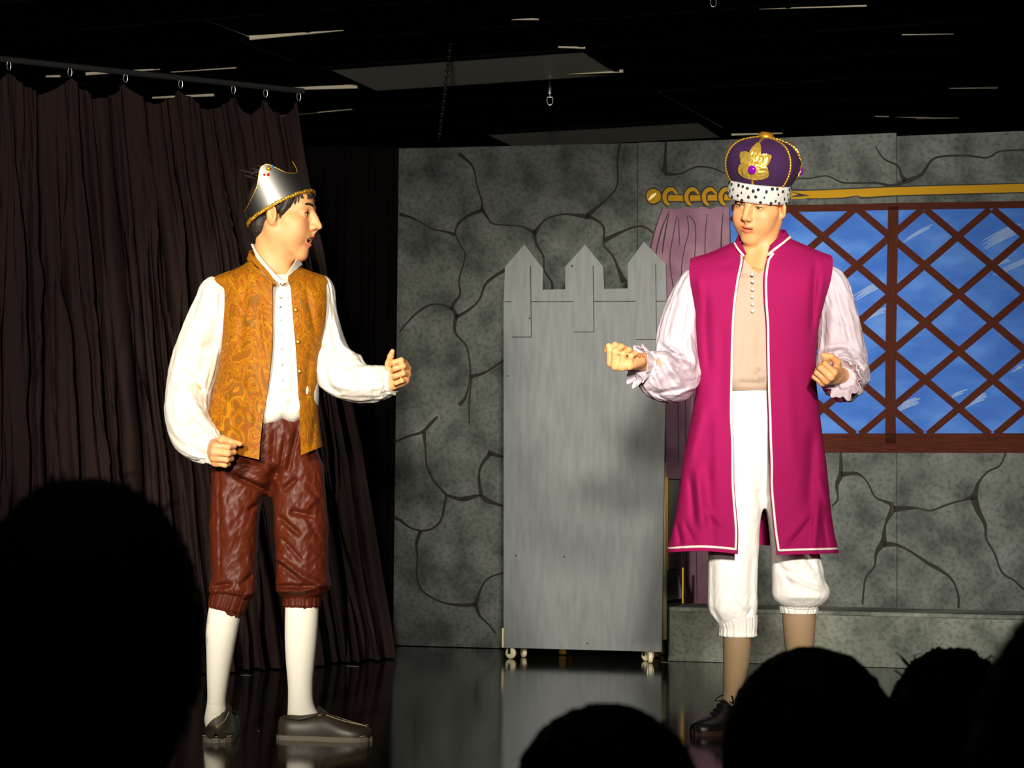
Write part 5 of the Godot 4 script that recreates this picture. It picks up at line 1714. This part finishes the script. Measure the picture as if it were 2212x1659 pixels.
	# gathered frills at the wrists
	for q in [[Vector3(-0.86, 0.10, 0.50), at(1402, 790, d - 0.19), 0.036, 0.058, 0.046, 5], [Vector3(-0.42, -0.02, 0.90), at(1827, 816, d - 0.165), 0.034, 0.054, 0.034, 9]]:
		var ax: Vector3 = (q[0] as Vector3).normalized()
		var sx := ax.cross(Vector3.UP).normalized()
		var sy := sx.cross(ax)
		var f := func(u: float, v: float) -> Vector3:
			var a := u * TAU
			var w := sin(a * 9.0 + q[5]) * 0.6 + sin(a * 15.0 + 1.0) * 0.4
			var r: float = lerpf(q[2], q[3], pow(v, 0.8)) * (1.0 + 0.16 * w * v) * (1.0 + 0.25 * maxf(-cos(a), 0.0) * v)
			return q[1] + sx * sin(a) * r + sy * cos(a) * r + ax * (q[4] * v * (1.0 + 0.10 * w))
		var cf := Shape.new()
		sheet(cf, 160, 8, f, 0.0025, true)
		part("cuff_frill", cf, M.linen, o)
	part("sleeve", sl, M.linen, o)
	# trousers
	var f := Field.new()
	f.ell(at(1632, 905, d), Vector3(96 * k, 120 * k, 0.112), 0.01)
	f.cap(at(1592, 960, d), at(1586, 1180, d), 60 * k, 54 * k, 0.03)
	f.cap(at(1586, 1180, d), at(1582, 1300, d), 55 * k, 53 * k, 0.01)
	f.cap(at(1684, 960, d), at(1712, 1180, d), 56 * k, 50 * k, 0.03)
	f.cap(at(1712, 1180, d), at(1722, 1240, d), 52 * k, 58 * k, 0.01)
	f.ell(at(1729, 1278, d), Vector3(63, 40, 56) * k, 0.02)
	f.cap(at(1586, 1312, d), at(1595, 1347, d), 51 * k, 39 * k, 0.015)
	f.ell(at(1652, 1250, d), Vector3(14, 150, 200) * k, 0.012, true)
	f.ell(at(1632, 772, d), Vector3(200, 70, 200) * k, 0.005, true)
	var tc := [[1540, 1315, 1556, 1345, 5, -0.008], [1622, 1315, 1614, 1345, 4, -0.008], [1585, 1300, 1622, 1340, 6, -0.008], [1538, 1210, 1540, 1320, 5, -0.006], [1625, 1200, 1620, 1330, 7, -0.006], [1676, 1205, 1710, 1270, 5, -0.010], [1690, 1240, 1780, 1275, 6, 0.010], [1684, 1230, 1760, 1262, 5, -0.012], [1720, 1215, 1745, 1250, 8, -0.014], [1770, 1210, 1785, 1270, 5, -0.008], [1660, 1080, 1640, 1060, 6, -0.008], [1700, 1290, 1780, 1290, 6, 0.006], [1740, 1200, 1762, 1230, 6, -0.012]]
	var tr := Shape.new()
	nets(tr, f, [at(1632, 900, d), at(1586, 1200, d)], 0.0052, Transform3D(), null, pusher(tc, 0.004, 22.0, 1.3))
	var gather := func(t: float, a: float) -> float: return 0.0012 * sin(a * 19.0 + 3.0 * sin(a * 2.0)) * (0.5 + t) + 0.0012 * sin(a * 31.0)
	limb(tr, [[1592, 1335, 0.0, 44, 46], [1594, 1350, 0.0, 41, 42], [1594, 1362, 0.0, 39, 40], [1594, 1372, 0.0, 40, 41], [1594, 1375, 0.0, 37, 38]], d, 6, 120, [], gather)
	limb(tr, [[1727, 1295, -0.015, 46, 46], [1726, 1308, -0.02, 42, 43], [1726, 1318, -0.02, 40, 41], [1726, 1324, -0.02, 38, 39]], d, 6, 120, [], gather)
	part("trousers", tr, M.white, o)
	# coat
	var rows := [[545, 1505, 1604, 1668, 1790, 0.10], [560, 1492, 1606, 1656, 1798, 0.112], [600, 1492, 1598, 1650, 1794, 0.136], [650, 1500, 1590, 1651, 1780, 0.146], [700, 1504, 1586, 1655, 1768, 0.150], [750, 1506, 1584, 1656, 1762, 0.150], [800, 1508, 1583, 1657, 1760, 0.150], [850, 1504, 1582, 1658, 1764, 0.152], [900, 1496, 1582, 1660, 1770, 0.160], [950, 1486, 1585, 1661, 1776, 0.166], [1000, 1477, 1586, 1663, 1783, 0.172], [1050, 1470, 1587, 1663, 1788, 0.178], [1100, 1463, 1591, 1667, 1793, 0.186], [1150, 1453, 1595, 1672, 1800, 0.194], [1195, 1443, 1594, 1678, 1810, 0.202]]
	var cr := [[1506, 1018, 1517, 1140, 8, 0.014], [1492, 1030, 1500, 1130, 7, -0.010], [1522, 1097, 1566, 1134, 7, 0.008], [1464, 1132, 1472, 1180, 6, -0.014], [1480, 1130, 1500, 1172, 6, -0.010], [1530, 1000, 1540, 1180, 10, -0.008], [1755, 933, 1747, 1092, 13, -0.018], [1766, 1030, 1790, 1095, 7, 0.010], [1766, 1085, 1758, 1184, 7, 0.014], [1753, 1119, 1702, 1182, 6, -0.010], [1746, 1110, 1700, 1165, 7, 0.006], [1775, 1120, 1785, 1184, 6, -0.010], [1522, 640, 1532, 800, 10, -0.010], [1510, 600, 1520, 680, 8, 0.006], [1762, 570, 1752, 720, 8, -0.014], [1775, 600, 1765, 700, 7, 0.006], [1560, 700, 1556, 900, 14, -0.006], [1700, 800, 1710, 1000, 14, 0.006], [1520, 880, 1490, 1000, 10, 0.008], [1548, 900, 1550, 1050, 10, 0.006], [1600, 560, 1560, 580, 8, -0.004]]
	var tops := [[550, 560, 523, 0.15], [548, 553, 516, 0.30]]
	var hems := [[1197, 1194, -5.0], [1199, 1195, 0.0]]
	var co := Shape.new()
	garment(co, rows, tops, hems, 690.0, d, cr, 0.006, 75.0, 100, Vector2.ONE)
	# standing collar
	band(co, [[1606, 552, 0.098], [1594, 538, 0.07], [1588, 528, 0.02], [1600, 520, -0.055], [1645, 512, -0.085], [1690, 512, -0.06], [1706, 516, 0.0], [1690, 530, 0.055], [1662, 548, 0.095]], [[1612, 549, 0.092], [1604, 533, 0.066], [1594, 514, 0.016], [1604, 504, -0.05], [1645, 496, -0.078], [1686, 496, -0.055], [1696, 500, 0.0], [1682, 512, 0.05], [1664, 530, 0.088]], d, 0.006, 6)
	var coat := part("coat", co, M.coat, o)
	for sd in [-1, 1]:
		var e := 0 if sd < 0 else 1
		var s := Shape.new()
		var p := PackedVector3Array()
		for i in 100: p.append(front_at(rows, sd, tops[e], hems[e], 690.0, d, cr, 0.0045, 75.0, 0.035, lerpf(0.006, 0.985, i / 99.0)))
		for i in range(1, 60): p.append(front_at(rows, sd, tops[e], hems[e], 690.0, d, cr, 0.0045, 75.0, sin(lerpf(0.025, 1.0, i / 59.0) * PI / 2), 0.985))
		tube(s, p, fill(0.0040, p.size()), 8, Vector3.BACK)
		part("braid", s, M.braid, coat)
	var s2 := Shape.new()
	tube(s2, curve([at(1606, 552, d - 0.104), at(1594, 538, d - 0.078), at(1587, 526, d - 0.03)], 6), fill(0.004, 13), 8)
	part("braid", s2, M.braid, coat)
	s2 = Shape.new()
	tube(s2, curve([at(1660, 550, d - 0.104), at(1674, 538, d - 0.085), at(1692, 525, d - 0.058), at(1706, 513, d - 0.01)], 6), fill(0.0048, 19), 8)
	part("braid", s2, M.braid, coat)
	# stockings and shoes
	var so := Shape.new()
	limb(so, [[1592, 1340, 0.01, 31, 33], [1592, 1385, 0.005, 30, 33], [1590, 1430, 0.0, 28, 30], [1585, 1470, 0.0, 23, 26], [1580, 1500, 0.0, 19, 24], [1574, 1525, 0.01, 20, 28], [1568, 1545, 0.02, 22, 30]], d, 8, 40, [])
	part("stocking", so, M.tan, o)
	so = Shape.new()
	limb(so, [[1726, 1300, -0.02, 36, 36], [1726, 1350, -0.02, 35, 36], [1727, 1400, -0.03, 31, 33], [1727, 1450, -0.04, 26, 28], [1727, 1500, -0.04, 21, 25], [1727, 1540, -0.03, 22, 28]], d, 8, 40, [])
	part("stocking", so, M.tan, o)
	var a := at(1576, 1520, d)
	shoe(o, Transform3D(Basis(Vector3.UP, -0.85), Vector3(a.x + 0.012, 0.0, a.z + 0.01)), M.black_leather, M.dark_sole, true)
	var c := at(1728, 1500, d + 0.04)
	shoe(o, Transform3D(Basis(Vector3.UP, 0.35), Vector3(c.x, 0.0, c.z)), M.black_leather, M.dark_sole, true)
	king_crown()

func king_crown() -> void:
	var d := KING
	var cx := frame_of(Vector3(-0.36, -0.19, 0.91), -0.17, at(1640, 415, d - 0.006), 1.0)
	var t := thing("crown", "domed purple velvet crown with gold cords and a white fur band with black spots", "crown", cx)
	var lobes := func(a: float, h: float) -> float: return 0.0045 * absf(cos(a * 3.0)) * (1.0 if h > 0.03 and h < 0.17 else 0.0)
	var prof := [Vector2(0.0, 0.0), Vector2(0.088, 0.005), Vector2(0.094, 0.025), Vector2(0.106, 0.045), Vector2(0.116, 0.068), Vector2(0.120, 0.092), Vector2(0.116, 0.118), Vector2(0.104, 0.142), Vector2(0.085, 0.160), Vector2(0.060, 0.172), Vector2(0.032, 0.179), Vector2(0.0, 0.181)]
	var sm := []
	for v in curve(prof.map(func(q): return Vector3(q.x, q.y, 0)), 4): sm.append(Vector2(maxf(v.x, 0.0), v.y))
	var s := Shape.new()
	lathe(s, sm, 96, Transform3D(), lobes)
	part("velvet_cap", s, M.velvet, t)
	var at_cap := func(a: float, v: float, lift: float) -> Vector3:      # on the cap's surface, v from the band (0) to the top (1)
		var i := lerpf(8.0, sm.size() - 1.0, v)
		var q: Vector2 = sm[int(i)].lerp(sm[mini(int(i) + 1, sm.size() - 1)], fmod(i, 1.0))
		var r: float = q.x + lobes.call(a, q.y) + lift
		return Vector3(sin(a) * r, q.y + lift * 0.4, cos(a) * r)
	# fur band
	var fb2 := []
	for i in 21:
		var a := TAU * i / 20
		var n := Vector2(cos(a), sin(a))
		fb2.append(Vector2(0.096 + 0.016 * signf(n.x) * pow(absf(n.x), 0.7), 0.0 + 0.031 * signf(n.y) * pow(absf(n.y), 0.7)))
	s = Shape.new()
	lathe(s, fb2, 120, Transform3D(), func(a, h): return 0.0022 * noise.get_noise_3d(sin(a) * 9.0, h * 110.0, cos(a) * 9.0), Vector2(0.92, 1.07))
	var furb := part("fur_band", s, M.fur, t)
	var rng := RandomNumberGenerator.new()
	rng.seed = 19
	var done := []
	for i in 400:
		var a := rng.randf_range(0.0, TAU)
		var h := rng.randf_range(-0.027, 0.027)
		var here := Vector3(sin(a) * 0.105, h, cos(a) * 0.105)
		if done.any(func(q): return here.distance_to(q) < 0.0175) or done.size() > 75: continue
		done.append(here)
		s = Shape.new()
		blob(s, Vector3(sin(a) * 0.1105 * 0.92, h, cos(a) * 0.1105 * 1.07), Vector3(rng.randf_range(0.0036, 0.0062), rng.randf_range(0.0042, 0.0070), 0.0034), Basis(Vector3.UP, a), 10)
		part("fur_spot", s, M.fur_spot, furb)
	for i in 6:
		var a := PI / 6 + TAU * i / 6.0 - PI / 6
		var p := PackedVector3Array()
		var r := []
		for q in 90:
			p.append(at_cap.call(a, q / 89.0 * 0.98, 0.002))
			r.append(0.0034 + 0.0012 * sin(q * 1.7))
		s = Shape.new()
		tube(s, p, r, 7)
		part("gold_cord", s, M.gold, t)
	s = Shape.new()
	lathe(s, [Vector2(0.0, 0.176), Vector2(0.026, 0.178), Vector2(0.028, 0.186), Vector2(0.022, 0.194), Vector2(0.016, 0.199), Vector2(0.0, 0.2)], 12, Transform3D(), func(a, h): return 0.002 * sin(a * 6.0))
	part("finial", s, M.gold, t)
	# crumpled gold foil ornament at the front with a purple stone
	var star := [0.078, 0.036, 0.062, 0.040, 0.060, 0.050, 0.044, 0.050, 0.060, 0.040, 0.062, 0.036]
	for q in [[0.0, 1.0], [TAU / 3, 0.9], [-TAU / 3, 0.9]]:
		var f := func(u: float, v: float) -> Vector3:
			var a := u * 12.0
			var r: float = lerpf(star[int(a) % 12], star[(int(a) + 1) % 12], fmod(a, 1.0)) * v * q[1]
			var x := sin(u * TAU) * r
			var y := cos(u * TAU) * r
			var w: Vector3 = at_cap.call(q[0] + x / 0.118, clampf(0.10 + (y + 0.048) / 0.20, 0.0, 1.0), 0.005 + 0.0045 * noise.get_noise_2d(x * 70.0, y * 70.0))
			return w
		s = Shape.new()
		sheet(s, 96, 14, f, 0.0016, true)
		var cr := part("foil_ornament", s, M.foil, t)
		s = Shape.new()
		var c: Vector3 = at_cap.call(q[0], 0.26, 0.010)
		blob(s, c, Vector3(0.0135, 0.0145, 0.008), Basis(Vector3.UP, q[0]), 20)
		part("gem", s, M.gem, cr)

# ---------------------------------------------------------------- the audience, backs of heads in the dark
func seated(top: Vector3, r: Vector3, label: String, hair_n: float, sd: int, turn: float, low: float, strands: int) -> void:
	var o := thing("person", label, "person", Transform3D(Basis(Vector3.UP, turn), Vector3(top.x, -0.6, top.z)), "audience")
	var y := top.y + 0.6
	var c := Vector3(0, y - r.y, 0)
	var s := Shape.new()
	s.tint = lin(120, 85, 65)
	var f := Field.new()
	f.ell(c + Vector3(0, 0, -0.01), r - Vector3.ONE * 0.012, 0.001)
	f.ell(c + Vector3(0, -0.06, -0.04), Vector3(r.x * 0.75, 0.075, 0.06), 0.03)
	f.cap(c + Vector3(0, -0.06, 0.02), c + Vector3(0, -0.24, 0.02), 0.058, 0.062, 0.03)
	nets(s, f, [c], 0.009)
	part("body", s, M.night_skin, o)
	s = Shape.new()
	f = Field.new()
	var sh := c.y - 0.27
	f.cap(Vector3(-0.12, sh, 0.02), Vector3(0.12, sh, 0.02), 0.065, 0.065, 0.01)
	f.cap(Vector3(0, sh - 0.03, 0.03), Vector3(0, 0.48, 0.06), 0.12, 0.13, 0.09)
	for q in [-1.0, 1.0]:
		f.cap(Vector3(0.16 * q, sh - 0.02, 0.02), Vector3(0.175 * q, sh - 0.28, -0.02), 0.05, 0.04, 0.05)
		f.cap(Vector3(0.175 * q, sh - 0.28, -0.02), Vector3(0.10 * q, sh - 0.33, -0.24), 0.04, 0.035, 0.03)
		f.cap(Vector3(0.09 * q, 0.47, 0.04), Vector3(0.11 * q, 0.47, -0.36), 0.08, 0.06, 0.05)
		f.cap(Vector3(0.11 * q, 0.47, -0.36), Vector3(0.11 * q, 0.06, -0.34), 0.058, 0.045, 0.03)
		f.cap(Vector3(0.11 * q, 0.045, -0.33), Vector3(0.12 * q, 0.04, -0.48), 0.044, 0.038, 0.03)
	nets(s, f, [Vector3(0, sh - 0.1, 0.03)], 0.018)
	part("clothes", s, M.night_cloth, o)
	s = Shape.new()
	f = Field.new()
	f.ell(c, r, 0.001)
	f.ell(c + Vector3(0, -r.y * 0.62, 0.035), Vector3(r.x * low, r.y * 0.55, r.z * 0.70), 0.04)
	f.ell(c + Vector3(0, -0.085, -0.125), Vector3(0.10, 0.10, 0.075), 0.01, true)
	var push := func(p: Vector3) -> Vector3:
		var q := (p - c).normalized()
		return p + q * hair_n * (noise.get_noise_3d(q.x * 5.0 + sd, q.y * 3.0, q.z * 5.0) + 0.6 * noise.get_noise_3d(q.x * 26.0 + sd, q.y * 9.0, q.z * 26.0))
	nets(s, f, [c], 0.0065, Transform3D(), null, push)
	var rng := RandomNumberGenerator.new()
	rng.seed = sd
	for i in strands:
		var q := Vector3(rng.randf_range(-1, 1), rng.randf_range(0.1, 1), rng.randf_range(-1, 1)).normalized()
		var p := c + q * r
		var g := Vector3(rng.randf_range(-1, 1), rng.randf_range(-0.6, 0.6), rng.randf_range(-1, 1)) * 0.012
		tube(s, PackedVector3Array([p - q * 0.004, p + q * (0.002 + hair_n) + g * 0.5, p + q * hair_n * rng.randf_range(0.0, 1.4) + g * 1.6]), [0.0016, 0.0013, 0.0005], 4)
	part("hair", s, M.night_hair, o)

func audience() -> void:
	seated(at(188, 1032, 1.45), Vector3(0.086, 0.115, 0.10), "large blurred dark head of a spectator before the side curtain", 0.006, 11, 0.1, 0.66, 20)
	seated(at(1312, 1519, 1.65), Vector3(0.0795, 0.088, 0.09), "dark round head of a spectator below the grey tower", 0.004, 12, -0.1, 0.8, 16)
	seated(at(1755, 1396, 2.25), Vector3(0.1000, 0.120, 0.108), "dark smooth head of a spectator hiding the crowned person's feet", 0.004, 13, 0.0, 0.85, 4)
	seated(at(2055, 1400, 2.9), Vector3(0.088, 0.110, 0.10), "dark tousled head of a spectator before the painted stone step", 0.009, 14, 0.15, 0.85, 22)
	seated(at(2470, 1225, 1.05), Vector3(0.088, 0.110, 0.10), "dark head of a spectator cut off by the right edge of the picture", 0.006, 15, 0.0, 0.85, 20)
